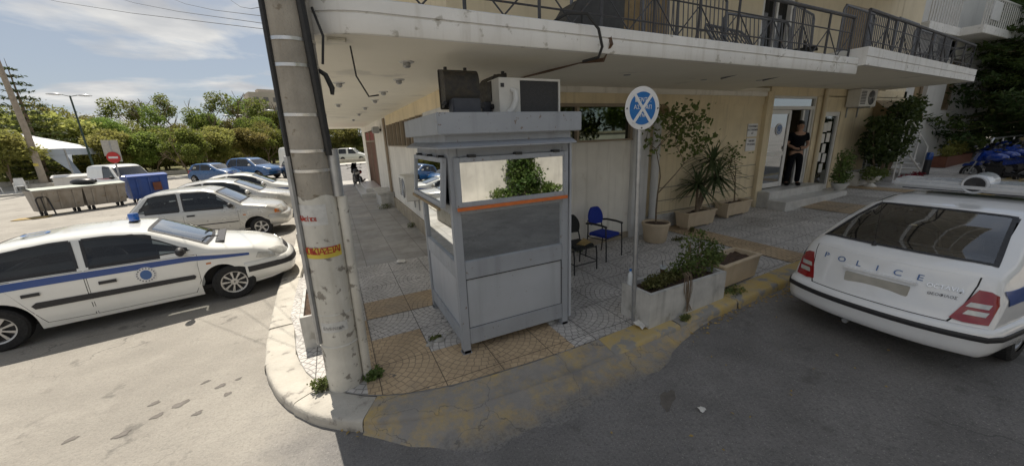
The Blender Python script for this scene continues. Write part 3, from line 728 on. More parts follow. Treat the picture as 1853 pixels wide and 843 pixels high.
def stones(idx, m):
    b = MB(); k = 0
    while k < len(idx)-1:
        n_ = random.choice((7,8,9)); rows = kerb_rows(idx[k:k+n_+1]); dz = random.uniform(-.008,.006); dy = random.uniform(-.008,.008)
        if len(rows) < 2: break
        rows = [[(x+dy, y+dy, z+dz) for x,y,z in r] for r in rows]
        A, Z = rows[0], rows[-1]; A2, Z2 = rows[1], rows[-2]
        rows[0] = [tuple(p+(q-p)*.06 for p,q in zip(a,c)) for a,c in zip(A,A2)]; rows[-1] = [tuple(p+(q-p)*.06 for p,q in zip(a,c)) for a,c in zip(Z,Z2)]
        rows = [[(x,y,z-.03) for x,y,z in rows[0]]]+rows+[[(x,y,z-.03) for x,y,z in rows[-1]]]
        b.grid(rows); k += n_
    return struct(b.build('kerb', m, smooth=40))
stones(iL, 'kerb_stone')
iW = [i for i in iY if KL[i][0] <= 2.65]; iY2 = [iW[-1]]+[i for i in iY if KL[i][0] > 2.65]
struct(MB().grid(kerb_rows(iW)).build('kerb', 'kerb_worn', smooth=50))
stones(iY2, 'kerb_yellow')
# worn cement apron poured against the kerb in front of the booth
rows = []
for i in iY:
    p, n = KL[i], KN[i]
    if p[0] > 4.2: continue
    wd = .42*sm(-.2,.9,p[0])*(1-sm(2.3,4.1,p[0])); wd *= 1+.10*math.sin(p[0]*9)+.04*math.sin(p[0]*23)
    def Q(d, z): return (p[0]-n[0]*d, p[1]-n[1]*d, gz(p[0])+z)
    rows.append([Q(-.02,.075),Q(wd*.15,.065),Q(wd*.5,.035),Q(wd*.85,.012),Q(wd+.03,-.004)])
struct(MB().grid(rows).build('cement_apron', 'kerb_worn', smooth=60))
def patch(name, cx, cy, rx, ry, m, dz, seed, rot=0):
    r = random.Random(seed); ph = [r.uniform(0,6.28) for _ in range(4)]; pts = []
    for k in range(40):
        a = 2*math.pi*k/40; q = 1+.16*math.sin(3*a+ph[0])+.1*math.sin(5*a+ph[1])+.06*math.sin(9*a+ph[2])
        x, y = rx*q*math.cos(a), ry*q*math.sin(a); pts.append((cx+x*math.cos(rot)-y*math.sin(rot), cy+x*math.sin(rot)+y*math.cos(rot)))
    b = MB(); b.add([(cx,cy,gz(cx)+dz)]+[(x,y,gz(x)+dz) for x,y in pts], [(0,1+k,1+(k+1)%40) for k in range(40)])
    return struct(b.build(name, m, smooth=0))
for k,(x,y,a,b_) in enumerate([(-1.9,4.2,.05,.03),(-1.75,4.3,.07,.04),(-2.1,4.05,.06,.035),(-1.55,4.05,.04,.03),(-2.0,4.45,.045,.03),(-1.35,4.25,.035,.03),(-1.45,4.45,.05,.03),(-1.62,4.62,.04,.02),(-1.30,4.5,.03,.02),(-2.5,4.2,.05,.03),(2.55,2.0,.15,.06)]):
    patch('oil_stain', x, y, a, b_, 'stain', .004, 20+k, .5)
# pavement surface: strips in x from the kerb back to the walls
def fy(x):
    P = [q for q in KI]
    for a, b in zip(P[:-1], P[1:]):
        if a[0] <= x <= b[0] and b[0] > a[0]+1e-6 and a[1] < 12: return a[1]+(b[1]-a[1])*(x-a[0])/(b[0]-a[0])
    return P[-1][1] if x > 10 else 26
x0 = min(q[0] for q in KI)+.004
def strips(name, xa, xb, fa, fb, m, dz, n=None, kind=True):
    n = n or max(2, int((xb-xa)/.15)); rows = []
    for k in range(n+1):
        x = xa+(xb-xa)*k/n; a = fa(x) if callable(fa) else fa; b = fb(x) if callable(fb) else fb
        rows.append([(x, a+(b-a)*j/6, gz(x)+.12+dz) for j in range(7)])
    return struct(MB().grid(rows).build(name, m, smooth=0))
strips('pavement', x0, 1.95, fy, 26, 'paving_plain', 0, 40)
strips('pavement', 1.95, 40, fy, lambda x: 6.1 if x < 18.6 else 9, 'paving_grey', 0, 120)
strips('pavement', x0+.004, 1.95, lambda x: min(5.7, max(fy(x), fy(x)+.01)), 7.35, 'paving_grey', .004, 30)
F = lambda x: fy(x)+.005
for xa, xb, a, b in [(-.02,2.2,F,3.75),(.1,.7,3.75,4.35),(-.04,.1,3.75,4.95),(.1,.7,4.95,5.55),(.7,1.3,4.95,5.55),(6.7,7.3,F,5.9),(10.9,12.1,F,5.1),(14.5,15.1,F,5.6)]:
    strips('pavement', xa, xb, a, b, 'paving_orange', .008)
strips('pavement', 2.2, 2.8, F, 3.75, 'paving_grey', .008)
# far pavement, park ground
def gsheet(name, poly, z, m): 
    return struct(MB().prism(poly, -.05, z).build(name, m, smooth=0))
gsheet('far_pavement', [(-80,33.4),(-19.5,34.2),(-14.5,37.0),(-13.0,41.2),(-60,60),(-80,60)], .14, 'pavement_far')
gsheet('far_pavement', [(-13.0,41.2),(8,48),(30,50),(30,53.5),(8,51.5),(-14,45.2),(-60,63),(-60,60)], .13, 'pavement_far')
gsheet('park_ground', [(-120,60),(-60,62.9),(-14,45.2),(8,51.5),(30,53.5),(60,140),(-120,140)], .15, 'grass')

# ------------------------------------------------------------------ the police building
BL = (1.9,5.9,0)
bld = thing('police_building', 'long building on the corner with cream walls and deep white balcony slab', 'building', BL)
def wb(b, name, m, root=bld, parent=None, **kw):
    l = root.location; b.v = [(x-l.x,y-l.y,z-l.z) for x,y,z in b.v]
    return b.build(name, m, parent or root, **kw)
EZ = 3.36
# left side
wb(MB().box(1.9,6.2,0,2.1,14,2.36).box(1.9,14,0,2.1,18.2,EZ).box(1.9,22.9,0,2.1,25,EZ).box(1.9,18.2,3.05,2.1,22.9,EZ).box(1.9,24.98,0,12,25.2,EZ), 'wall', 'white_wall')
wb(MB().box(1.885,5.9,3.05,2.1,14,EZ), 'wall', 'cream')
wb(MB().box(1.875,6.15,2.36,2.1,8.1,3.06), 'wall', 'plaster_grey')
wb(MB().box(1.855,6.15,.06,1.9,14.05,.5), 'plinth', 'plinth')
wf = wb(MB().box(1.88,8.1,2.33,2.0,13.9,2.37), 'window', 'brown_frame')
for k in range(9): 
    y = 8.1+5.75*k/8; wb(MB().box(1.87,y,2.37,1.97,y+.06,3.05), 'window_frame', 'brown_frame', parent=wf)
wb(MB().box(1.95,8.1,2.37,1.96,13.9,3.05), 'pane', 'mirror_dark', parent=wf)
wb(MB().cyl((1.83,14.05,.1),(1.83,14.05,3.3),.05,n=10).cyl((1.84,14.35,.1),(1.84,14.35,3.3),.03,n=8), 'downpipe', 'brown_frame')
d = wb(MB().box(1.93,18.3,.3,1.96,22.8,2.5).box(1.93,18.3,2.58,1.96,22.8,3.0), 'door', 'door_red')
b = MB()
for y in (18.22,20.5,22.82): b.box(1.88,y,.3,2.0,y+.1,3.05)
b.box(1.885,18.3,2.5,1.99,22.8,2.58)
for k in range(14): b.cyl((1.9,18.5+k*.31,.35),(1.9,18.5+k*.31,2.5),.012,n=5)
wb(b, 'door_frame', 'brown_frame', parent=d)
wb(MB().box(.95,17.2,.1,1.9,22.0,.28).box(1.2,17.9,.28,1.9,21.6,.42), 'doorstep', 'marble', bevel=.01)
wb(MB().box(1.4,13.95,.1,1.88,15.6,.62).box(1.3,13.9,.62,1.9,15.7,.68), 'planter_block', 'marble_dirty', bevel=.01)
# front side
wb(MB().box(1.9,5.9,0,5.72,6.1,2.36), 'wall', 'white_wall', bevel=.004)
wb(MB().box(1.9,5.885,0,2.6,6.1,3.0), 'wall', 'plaster_grey')
wb(MB().box(1.9,5.86,.1,5.72,5.9,.36), 'plinth', 'plinth')
wb(MB().box(1.9,5.88,3.06,10.35,6.1,EZ), 'wall', 'cream')
wb(MB().box(1.9,5.83,3.25,10.4,5.885,EZ-.002), 'cornice', 'white_wall', bevel=.01)
f = wb(MB().box(2.6,5.84,2.34,5.70,5.92,2.375).box(2.6,5.86,3.0,5.7,5.92,3.06), 'window', 'brown_frame')
for x in (2.62,4.27,5.63): wb(MB().box(x,5.85,2.375,x+.055,5.93,3.0), 'window_frame', 'brown_frame', parent=f)
wb(MB().box(2.6,5.93,2.37,5.7,5.94,3.02), 'pane', 'win_glass', parent=f)
wb(MB().box(5.70,5.80,0,6.14,6.1,3.06), 'pilaster', 'plaster_grey', bevel=.008)
wb(MB().cyl((6.29,5.76,.2),(6.29,5.76,2.72),.085,n=14).cyl((6.29,5.76,2.72),(6.29,5.74,2.78),.085,.10,14), 'downpipe', 'plaster_grey')
b = MB().box(6.14,5.9,0,10.3,6.1,3.08)
wb(b, 'wall', 'cream')
b = MB()
for z in (.62,.90,1.20,1.5): b.box(6.6 if z < 1.3 else 8.6,5.893,z+.03,10.15,5.9,z+.045)
wb(b, 'wall_joint', 'groove')
wb(MB().box(6.14,5.875,.1,10.3,5.9,.62), 'plinth', 'marble_dirty')
wb(MB().box(10.15,5.80,.1,10.42,6.1,EZ), 'pilaster', 'cream', bevel=.006)
wb(MB().box(10.42,5.9,3.28,18.4,6.1,3.5).box(12.72,5.9,0,13.2,6.1,3.3).box(14.12,5.9,0,16.2,6.1,3.3).box(13.2,5.9,2.86,14.12,6.1,3.3).box(16.2,5.9,0,18.2,6.1,.9).box(16.2,5.9,2.7,18.2,6.1,3.3).box(18.2,5.9,0,18.4,9,3.5), 'wall', 'cream')
wb(MB().cyl((13.0,5.84,.5),(13.0,5.84,3.48),.055,n=10), 'downpipe', 'cream_up')
# entrance: recessed hall behind glass doors
wb(MB().box(10.0,8.4,.7,15,8.5,3.3).box(10.0,6.1,.7,10.1,8.5,3.3).box(14.9,6.1,.7,15,8.5,3.3), 'hall_wall', 'cream_up')
wb(MB().box(10.0,6.08,.6,15,8.5,.82), 'hall_floor', 'marble'); wb(MB().box(10,6.1,3.3,15,8.5,3.34), 'hall_ceiling', 'soffit')
fr = wb(MB().box(10.44,5.93,.83,10.50,6.03,3.28).box(12.66,5.93,.83,12.72,6.03,3.28).box(10.5,5.93,2.93,12.66,6.03,3.02).box(10.5,5.93,3.22,12.66,6.03,3.28), 'entrance_door', 'alu_white', bevel=.005)
lf = wb(MB().box(10.52,5.9,.85,10.6,5.95,2.92).box(11.38,5.9,.85,11.5,5.95,2.92).box(10.6,5.905,1.72,11.38,5.945,1.82).box(10.6,5.905,.85,11.38,5.945,.98).box(10.6,5.905,2.82,11.38,5.945,2.92), 'door_leaf', 'alu_white', parent=fr, bevel=.004)
wb(MB().box(10.6,5.922,.98,11.38,5.928,1.72).box(10.6,5.922,1.82,11.38,5.928,2.82), 'pane', 'mirror_dark', parent=fr)
wb(MB().box(12.2,5.97,.85,12.29,6.02,2.92).box(12.29,5.975,.85,12.66,6.015,.95).box(12.58,5.97,.85,12.66,6.02,2.92), 'door_leaf', 'alu_white', parent=fr)
wb(MB().box(12.29,5.99,.95,12.58,5.996,2.92), 'pane', 'car_glass_dark', parent=fr)
wb(MB().box(10.5,5.98,3.02,12.66,5.986,3.22), 'pane', 'mirror_dark', parent=fr)
em = wb(MB().lathe([(.002,5.905),(.15,5.905),(.155,5.915)], (11.02,0,2.42), 24, axis='y'), 'emblem', 'white_sign', parent=fr)
wb(MB().lathe([(.09,5.9005),(.125,5.9005)], (11.02,0,2.42), 24, axis='y').prism([(10.95,2.48),(11.02,2.50),(11.09,2.48),(11.07,2.38),(11.02,2.34),(10.97,2.38)],5.898,5.904,ax='y'), 'crest', 'police_print', parent=fr)
# marble entrance steps
wb(MB().box(10.25,5.5,.2,12.95,6.06,.82), 'step', 'marble', bevel=.012); wb(MB().box(10.2,5.05,.2,13.3,5.5,.62), 'step', 'marble', bevel=.012)
# second door with notices
d2 = wb(MB().box(13.2,5.92,.5,13.29,6.0,2.86).box(14.03,5.92,.5,14.12,6.0,2.86).box(13.29,5.92,.5,14.03,6.0,.66).box(13.29,5.92,2.74,14.03,6.0,2.86), 'side_door', 'alu_white', bevel=.004)
wb(MB().box(13.29,5.96,.66,14.03,5.97,2.74), 'pane', 'mirror_dark', parent=d2)
b = MB(); random.seed(4)
for x,z in ((13.5,2.42),(13.72,2.45),(13.45,2.1),(13.75,2.12),(13.6,1.8),(13.42,1.55),(13.72,1.5),(13.62,1.2)): b.box(x-.1,5.95,z-.14,x+.1,5.956,z+.13)
wb(b, 'notices', 'paper', parent=d2)
w3 = wb(MB().box(16.2,5.93,.9,16.3,6.02,2.7).box(18.1,5.93,.9,18.2,6.02,2.7).box(17.1,5.93,.9,17.2,6.02,2.7).box(16.3,5.93,2.62,18.1,6.02,2.7).box(16.3,5.93,.9,18.1,6.02,.98), 'window', 'alu_white')
wb(MB().box(16.3,5.97,.98,18.1,5.98,2.62), 'pane', 'car_glass_dark', parent=w3)
wb(MB().hexa([(16.1,5.35,2.62),(18.3,5.35,2.62),(18.3,5.88,2.66),(16.1,5.88,2.66)],[(16.1,5.35,2.72),(18.3,5.35,2.72),(18.3,5.88,3.2),(16.1,5.88,3.2)]), 'awning', 'awning_brown')
# balcony slab with rounded corner and a groove round its edge
def slab_path(off):
    P = [(-.34-off,25.3),(-.34-off,4.25)]
    for k in range(1,13):
        a = math.pi+math.pi/2*k/12; P.append((.46+(.80+off)*math.cos(a), 4.24+(.80+off)*math.sin(a)))
    return P+[(8.72+off*0,3.53-off)]
zt = 3.63
rows = [[(x,y,z) for x,y in slab_path(o)] for o,z in ((-.05,EZ),(-.01,EZ),(0,EZ+.012),(0,3.505),(-.02,3.507),(-.02,3.522),(0,3.524),(0,zt-.015),(-.02,zt),(-.28,zt))]
b = MB().grid(rows); 
b.add([(8.72,3.53,EZ),(8.72,3.53,zt),(8.72,5.9,zt),(8.72,5.9,EZ)], [(0,1,2,3)])
wb(b, 'balcony_edge', 'fascia', smooth=40)
P0 = slab_path(-.05)+[(8.71,5.95),(12,5.95),(12,25.3)]
wb(MB().prism(P0, EZ-.001, EZ+.1), 'balcony_slab', 'soffit', smooth=0)
wb(MB().box(.10,3.62,3.33,.26,3.72,EZ-.003), 'render_lump', 'soffit', bevel=.015)
# second balcony further right, turned a little
def rs(x, d): k = (x-8.74)/7.6; return 3.43+.5*k+d
rb = MB(); 
for (za,zb_,o) in ((3.5,3.64,0),(3.64,3.655,.02),(3.655,3.8,0)):
    rb.hexa([(8.74,rs(8.74,o),za),(16.3-o,rs(16.3,o),za),(16.3-o,5.9,za),(8.74,5.9,za)],[(8.74,rs(8.74,o),zb_),(16.3-o,rs(16.3,o),zb_),(16.3-o,5.9,zb_),(8.74,5.9,zb_)])
wb(rb, 'balcony_edge', 'fascia', fix=False)
wb(MB().add([(8.78,rs(8.74,.06),3.497),(16.25,rs(16.25,.06),3.497),(16.25,5.9,3.497),(8.78,5.9,3.497)],[(3,2,1,0)]), 'balcony_slab', 'soffit')
# upper floors
wb(MB().box(1.9,5.95,3.64,9.7,6.15,6.4).box(11.1,5.95,3.64,16.9,6.15,6.4).box(9.7,5.95,5.9,11.1,6.15,6.4).box(1.9,6.15,3.64,2.1,25,6.4), 'wall', 'cream_up')
wb(MB().box(16.88,5.95,3.5,18.4,13,15.2).box(1.9,5.95,6.6,16.88,25,15.2), 'upper_wall', 'cream_up')
wb(MB().box(-.34,3.4,6.4,9.2,25.3,6.68).box(9.2,3.4,6.4,16.4,8,6.68).box(-.34,3.4,9.5,16.4,25.3,9.78).box(-.34,3.4,12.6,16.4,25.3,12.88).box(-.34,3.2,15.2,18.6,25.3,15.5), 'upper_slab', 'fascia')
d = wb(MB().box(9.75,6.0,3.66,9.85,6.1,5.85).box(10.95,6.0,3.66,11.05,6.1,5.85).box(10.35,6.0,3.66,10.42,6.1,5.85), 'balcony_door', 'alu_white')
wb(MB().box(9.7,6.1,3.66,11.1,6.12,5.9), 'pane', 'car_glass_dark', parent=d)
for a in (5.2,13.4):
    d = wb(MB().box(a,5.92,3.9,a+.08,5.97,5.7).box(a+1.3,5.92,3.9,a+1.38,5.97,5.7).box(a,5.92,5.62,a+1.38,5.97,5.7), 'window', 'brown_frame')
    wb(MB().box(a+.08,5.94,3.9,a+1.3,5.946,5.62), 'shutter', 'awning_brown', parent=d)
# railings
def railing(p0, p1, z0, zt, n):
    p0 = Vector((*p0,0)); p1 = Vector((*p1,0)); b = MB(); r = wb(MB().cyl((p0.x,p0.y,zt),(p1.x,p1.y,zt),.028,n=8), 'railing', 'rail_metal')
    for z in (z0+.14, z0+.42): b.cyl((p0.x,p0.y,z),(p1.x,p1.y,z),.010,n=6)
    wb(b, 'rail', 'rail_metal', parent=r)
    for k in range(n+1):
        q = p0.lerp(p1, k/n); wb(MB().cyl((q.x,q.y,z0-.02),(q.x,q.y,zt),.018,n=6), 'post', 'rail_metal', parent=r)
        if k < n:
            e = p0.lerp(p1, (k+1)/n); m_ = q.lerp(e,.5); w_ = MB()
            w_.cyl((q.x,q.y,z0+.42),(m_.x,m_.y,z0+.02),.009,n=5).cyl((e.x,e.y,z0+.42),(m_.x,m_.y,z0+.02),.009,n=5); wb(w_, 'brace', 'rail_metal', parent=r)
railing((.5,3.55),(8.62,3.66), 3.63, 4.3, 10)
railing((-.2,4.4),(-.2,24), 3.63, 4.3, 16)
railing((8.86,3.56),(16.2,4.05), 3.8, 4.42, 8)
railing((16.2,4.05),(16.2,5.9), 3.8, 4.42, 2)
railing((-.2,3.55),(16.3,3.55), 6.68, 7.5, 12)
# ceiling lamps
for k,(x,y) in enumerate([(.91,4.47),(1.03,5.73),(.99,7.13),(.99,8.52),(.25,6.2),(.94,10.3),(.94,12.54),(.94,15.5),(.3,9.5)]):
    l = wb(MB().lathe([(.002,EZ-.012),(.075,EZ-.012),(.085,EZ-.004),(.085,EZ+.01)], (x,y,0), 20), 'ceiling_light', 'plaster_grey')
    wb(MB().lathe([(.04,EZ-.012),(.045,EZ-.05),(.025,EZ-.065),(.002,EZ-.065)], (x,y,0), 14), 'bulb', 'galv', parent=l)
for x,y in ((4.3,4.6),(6.2,4.7),(7.5,4.5),(9.8,4.8)): wb(MB().lathe([(.002,EZ-.008),(.05,EZ-.008),(.06,EZ)], (x,y,.0 if x < 9 else .14), 14), 'ceiling_hook', 'galv')
tag(MB().tube([(.3,3.9,EZ+.0),(.32,3.95,EZ-.25),(.42,4.05,EZ-.42),(.52,4.1,EZ-.40)], .008, 5).build('wire', 'cable'), 'thin bent wire hanging from the white soffit beside the concrete pole', 'wire')
# black hose looping over the slab edge and cables running under it
pts = [(2.33,3.75,3.66),(2.42,3.5,3.72),(2.58,3.38,3.70),(2.72,3.36,3.56),(2.79,3.38,3.40),(2.80,3.45,3.31),(2.74,3.65,3.30)]
tag(MB().tube(pts, .016, 8).build('hose', 'cable'), 'black hose looping over the edge of the balcony slab above the booth', 'hose')
b = MB()
for k in range(4):
    o = k*.012; b.tube([(2.98,3.5+o,3.62),(2.99-o,3.44,3.45),(2.96,3.55,3.33-o),(2.86,3.85+o,3.33),(2.75,4.4,3.335-o*.6),(2.7+o,5.0,3.34),(2.68,5.7,3.33)], .005+.002*(k%2), 5)
tag(b.build('cable_bundle', 'cable_brown'), 'brown bundle of cables strung under the white soffit behind the booth', 'cables')
# plaques by the entrance
for z, s, lab in ((2.43,("ΕΛΛΗΝΙΚΗ","ΑΣΤΥΝΟΜΙΑ","ΑΤ"),'upper white plaque with dark lettering on the cream wall by the entrance'),(2.07,("ΤΜΗΜΑ","ΤΡΟΧΑΙΑΣ"),'lower white plaque with dark lettering on the cream wall by the entrance')):
    p = thing('plaque', lab, 'sign', (9.8,5.9,z), 0, 'plaques by the entrance')
    MB().box(-.2,-.022,-.16,.2,0,.16).build('plate', 'white_sign', p, bevel=.004)
    for i, q in enumerate(s): text('lettering', q, .07, 'print', p, face((0,-.024,.09-.085*i),(1,0,0),(0,0,1)))
# wall lamps and the fixture beside the pipe
t = thing('wall_lamp', 'dark bell shaped lamp high on the wall above the downpipe', 'lamp', (6.42,5.88,2.85))
MB().lathe([(.02,0),(.05,-.05),(.10,-.16),(.115,-.2),(.10,-.2),(.002,-.1)], n=18, axis='y').xf(Matrix.Rotation(-.5,4,'X')).build('shade', 'awning_brown', t); MB().box(-.03,-.05,-.03,.03,.02,.03).build('bracket', 'black_metal', t)
t = thing('wall_lamp', 'grey box floodlight on the white side wall near the red door', 'lamp', (1.86,15.6,2.95))
MB().box(-.28,-.3,-.12,-.05,.3,.12).build('housing', 'galv', t, bevel=.02); MB().box(-.06,-.04,-.04,.05,.04,.04).build('bracket', 'black_metal', t)
def ac_unit(name, label, loc, rz, w=.85, h=.58, d=.32, group=None, dirty='ac_white'):
    t = thing(name, label, 'air conditioner', loc, rz, group)          # front faces -y
    MB().box(-w/2,-d,0,w/2,0,h).build('casing', dirty, t, bevel=.012)
    MB().lathe([(.002,-d-.006),(h*.4,-d-.006),(h*.42,-d+.01)], (w*.17,0,h*.5), 28, axis='y').build('fan', 'ac_dark', t)
    b = MB()
    for k in range(7): b.lathe([(h*(.06+.055*k),-d-.012),(h*(.07+.055*k),-d-.016),(h*(.08+.055*k),-d-.012)], (w*.17,0,h*.5), 28, axis='y')
    b.build('fan_grille', 'galv', t)
    b = MB()
    for k in range(9): z = h*(.14+.085*k); b.box(-w*.45,-d-.004,z,-w*.16,-d+.01,z+h*.05)
    b.build('vents', 'ac_dark', t)
    b = MB()
    for x in (-w*.32,w*.32): b.box(x-.02,-d*.9,-.03,x+.02,.03,0).box(x-.02,0,-.3,x+.02,.03,0)
    b.build('bracket', 'galv', t); return t
ac_unit('air_conditioner', 'white outdoor air conditioner unit high on the cream wall right of the doors', (14.75,5.87,3.0-.02), 0, 1.05,.5)
ac_unit('air_conditioner', 'pale outdoor air conditioner unit low on the white side wall behind the booth', (1.87,9.8,1.0), -math.pi/2, .9,.62)
# ------------------------------------------------------------------ guard booth
PZ = .12
bo = thing('guard_booth', 'grey steel guard booth with mirrored windows standing on the corner pavement', 'booth', (1.02,3.5,PZ))
W_, D_ = 1.42, 1.42
b = MB()
for x in (0,W_-.09):
    for y in (0,D_-.09): b.box(x,y,.0,x+.09,y+.09,2.3)
for x in (0.002,W_-.087): b.box(x,.09,.13,x+.085,D_-.09,.31).box(x,.09,.9,x+.085,D_-.09,1.1).box(x,.09,1.62,x+.085,D_-.09,1.72).box(x,.09,2.2,x+.085,D_-.09,2.3)
for y in (0.002,D_-.087): b.box(.09,y,.11,W_-.09,y+.085,.31).box(.09,y,.90,W_-.09,y+.085,1.10).box(.09,y,1.62,W_-.09,y+.085,1.72).box(.09,y,2.2,W_-.09,y+.085,2.3)
b.build('frame', 'booth', bo, bevel=.006)
MB().box(.09,.09,.14,W_-.09,D_-.09,.2).build('floor', 'booth', bo)
for q in ((.09,.02,.31,W_-.09,.035,.90),(.02,.09,.31,.035,D_-.09,.90),(W_-.035,.09,.31,W_-.02,D_-.09,.9),(.09,D_-.035,.31,W_-.09,D_-.02,.9),(.09,D_-.035,1.1,W_-.09,D_-.02,2.2)): MB().box(*q).build('panel', 'booth_panel', bo)
b = MB()
for x in (-.012,W_-.10):
    for y in (-.012,D_-.10): b.box(x,y,-.012,x+.115,y+.115,.012).box(x+.012,y+.012,.0,x+.10,y+.10,.05)
b.build('foot', 'booth', bo, bevel=.004)
# lower fixed mirror panes
MB().box(.09,.03,1.10,W_-.09,.036,1.62).build('fixed_pane', 'mirror_glass', bo); MB().box(.03,.09,1.10,.036,D_-.09,1.62).build('fixed_pane', 'mirror_glass', bo); MB().box(W_-.036,.09,1.10,W_-.03,D_-.09,1.62).build('fixed_pane', 'mirror_glass', bo)
# projecting top windows, hinged at the top
def top_window(mtx, w, open_):
    h = .5; o = bpy.data.objects.new('top_window', None); C.objects.link(o); o.parent = bo; o.matrix_local = mtx @ Matrix.Rotation(open_,4,'X')
    b = MB().box(0,-.05,-h,.055,0,0).box(w-.055,-.05,-h,w,0,0).box(.055,-.05,-.05,w-.055,0,0).box(.055,-.05,-h,w-.055,0,-h+.05)
    b.build('window_frame', 'booth', o, bevel=.004)
    MB().box(.055,-.03,-h+.05,w-.055,-.024,-.05).build('pane', 'mirror_glass', o)
    b = MB()
    for x in (.15,w*.5,w-.2): MB().box(x,-.055,-.005,x+.08,.01,.022).build('hinge', 'black_metal', o)
    return o
o = top_window(Matrix.Translation((.04,-.004,2.2)), W_-.08, .0)
MB().box(-.005,-.075,-.53,W_-.1,-.05,-.495).build('rail_strip', 'orange', o, bevel=.003)
o = top_window(Matrix.Translation((-.004,D_-.04,2.2)) @ Matrix.Rotation(-math.pi/2,4,'Z'), D_-.08, -.10)
MB().box(0,-.07,-.53,D_-.1,-.05,-.5).build('rail_strip', 'awning_brown', o, bevel=.003)
top_window(Matrix.Translation((W_+.004,.04,2.2)) @ Matrix.Rotation(math.pi/2,4,'Z'), D_-.08, 0)
# canopy lip, band and roof tray
e = .13; c = W_
b = MB().hexa([(-e,-e,2.29),(c+.02,-e,2.29),(c+.02,D_+.02,2.29),(-e,D_+.02,2.29)],[(-e,-e,2.305),(c+.02,-e,2.305),(c+.02,D_+.02,2.305),(-e,D_+.02,2.305)])
b.hexa([(-e,-e,2.306),(c+.02,-e,2.306),(c+.02,D_,2.306),(-e,D_,2.306)],[(-.02,-.02,2.355),(c+.01,-.02,2.355),(c+.01,D_,2.355),(-.02,D_,2.355)])
b.build('canopy', 'booth', bo)
MB().box(-.03,-.03,2.3,c+.005,D_+.0,2.43).build('cornice_band', 'booth', bo)
MB().box(-.11,-.11,2.42,c+.10,D_+.1,2.62).build('roof', 'booth', bo, bevel=.008)
MB().box(c+.005,-.02,0.12,c+.03,.04,2.3).build('corner_pipe', 'booth_panel', bo)
MB().box(.088,.012,.30,W_-.088,.022,.312).box(.088,.012,.888,W_-.088,.022,.90).box(.086,.012,.30,.096,.022,.90).box(W_-.096,.012,.30,W_-.086,.022,.90).build('panel_seal', 'seam', bo)
# things on the booth roof
RZ = PZ+2.62
def floodlight(name, label, loc, rz, tilt=0.):
    t = thing(name, label, 'floodlight', loc, rz, 'floodlights on the booth roof')    # lens faces -y... seen from behind
    rows = []
    for k in range(15):
        a = math.pi*k/14; rows.append([(-.19,-.14+.185*max(0,math.sin(a))**.55,.27+.19*(1 if math.cos(a) > 0 else -1)*abs(math.cos(a))**.75),(.19,-.14+.185*max(0,math.sin(a))**.55,.27+.19*(1 if math.cos(a) > 0 else -1)*abs(math.cos(a))**.75)])
    b = MB().grid(rows); n = len(rows)
    b.add([r[0] for r in rows], [tuple(range(n))]); b.add([r[1] for r in rows], [tuple(range(n-1,-1,-1))])
    b.xf(Matrix.Rotation(tilt,4,'X')).build('reflector', 'flood_black', t, smooth=40)
    MB().box(-.2,-.165,.07,.2,-.135,.47).build('lens_frame', 'flood_black', t, bevel=.006)
    MB().box(-.155,-.02,.0,.15,.14,.16).build('ballast_box', 'flood_blue', t, bevel=.012)
    MB().cyl((-.21,-.02,.1),(-.21,.05,.1),.03,n=10).build('knob', 'black_metal', t); MB().cyl((.205,-.02,.12),(.205,.05,.12),.02,n=10).build('knob', 'black_metal', t); MB().box(-.19,-.03,-.02,-.16,.03,.08).build('bracket', 'black_metal', t)
    for x in (-.12,.1): MB().box(x,-.17,.47,x+.03,-.14,.5).build('clip', 'black_metal', t)
    return t
floodlight('floodlight', 'large black floodlight seen from behind on the left of the booth roof', (1.33,3.86,RZ+.0), math.pi)
floodlight('floodlight', 'black floodlight seen edge on between the larger one and the air conditioner', (1.78,4.22,RZ), math.pi/2)
t = thing('air_conditioner', 'white air conditioner unit with dark rear coil sitting on the booth roof', 'air conditioner', (2.15,3.95,RZ+.02))
MB().box(-.40,-.12,0,-.14,.2,.37).box(-.14,-.10,0,.38,.2,.005).box(-.14,-.12,.345,.40,.2,.37).box(.375,-.12,0,.40,.2,.345).box(-.14,.18,0,.4,.2,.345).build('casing', 'ac_white', t, bevel=.006)
MB().box(-.14,-.105,.005,.375,-.09,.345).build('coil', 'ac_dark', t)
MB().tube([(-.30,-.13,.0),(-.25,-.16,.05),(-.22,-.17,.14),(-.22,-.16,.22),(-.25,-.12,.25)], [.03,.034,.034,.032,.028], 10).build('insulated_pipe', 'plastic_white', t)
MB().box(-.38,-.128,.27,-.34,-.12,.31).build('fitting', 'ac_dark', t)
# ------------------------------------------------------------------ concrete utility pole at the corner
cp = thing('concrete_pole', 'thick concrete utility pole at the kerb corner with white painted lower half', 'utility pole', (-.20,3.68,PZ)); cp.rotation_euler = (R_(3.2),R_(1.0),0)
def prad(z): return .174-.005*z
N_ = 28
cx = lambda z: -.0*z
rows = [[(prad(z)*math.cos(2*math.pi*i/N_), prad(z)*math.sin(2*math.pi*i/N_), z) for i in range(N_)] for z in (1.93,2.4,3.2,4.2,6,9)]
MB().grid(rows, closed=True).build('shaft', 'concrete', cp)
rows = [[((prad(z)+.003)*math.cos(2*math.pi*i/N_), (prad(z)+.003)*math.sin(2*math.pi*i/N_), z+(.018*math.sin(i*.9) if z > 1.9 else 0)) for i in range(N_)] for z in (-.1,.1,.5,.51,.9,1.3,1.96)]
MB().grid(rows, closed=True).build('painted_shaft', 'pole_white', cp)
MB().lathe([(prad(.5)+.004,.495),(prad(.5)+.012,.50),(prad(.5)+.012,.515),(prad(.5)+.004,.525),], n=28).build('seam_ring', 'pole_white', cp)
MB().lathe([(prad(.85)+.003,.845),(prad(.85)+.009,.85),(prad(.85)+.003,.86)], n=28).build('seam_ring', 'pole_white', cp)
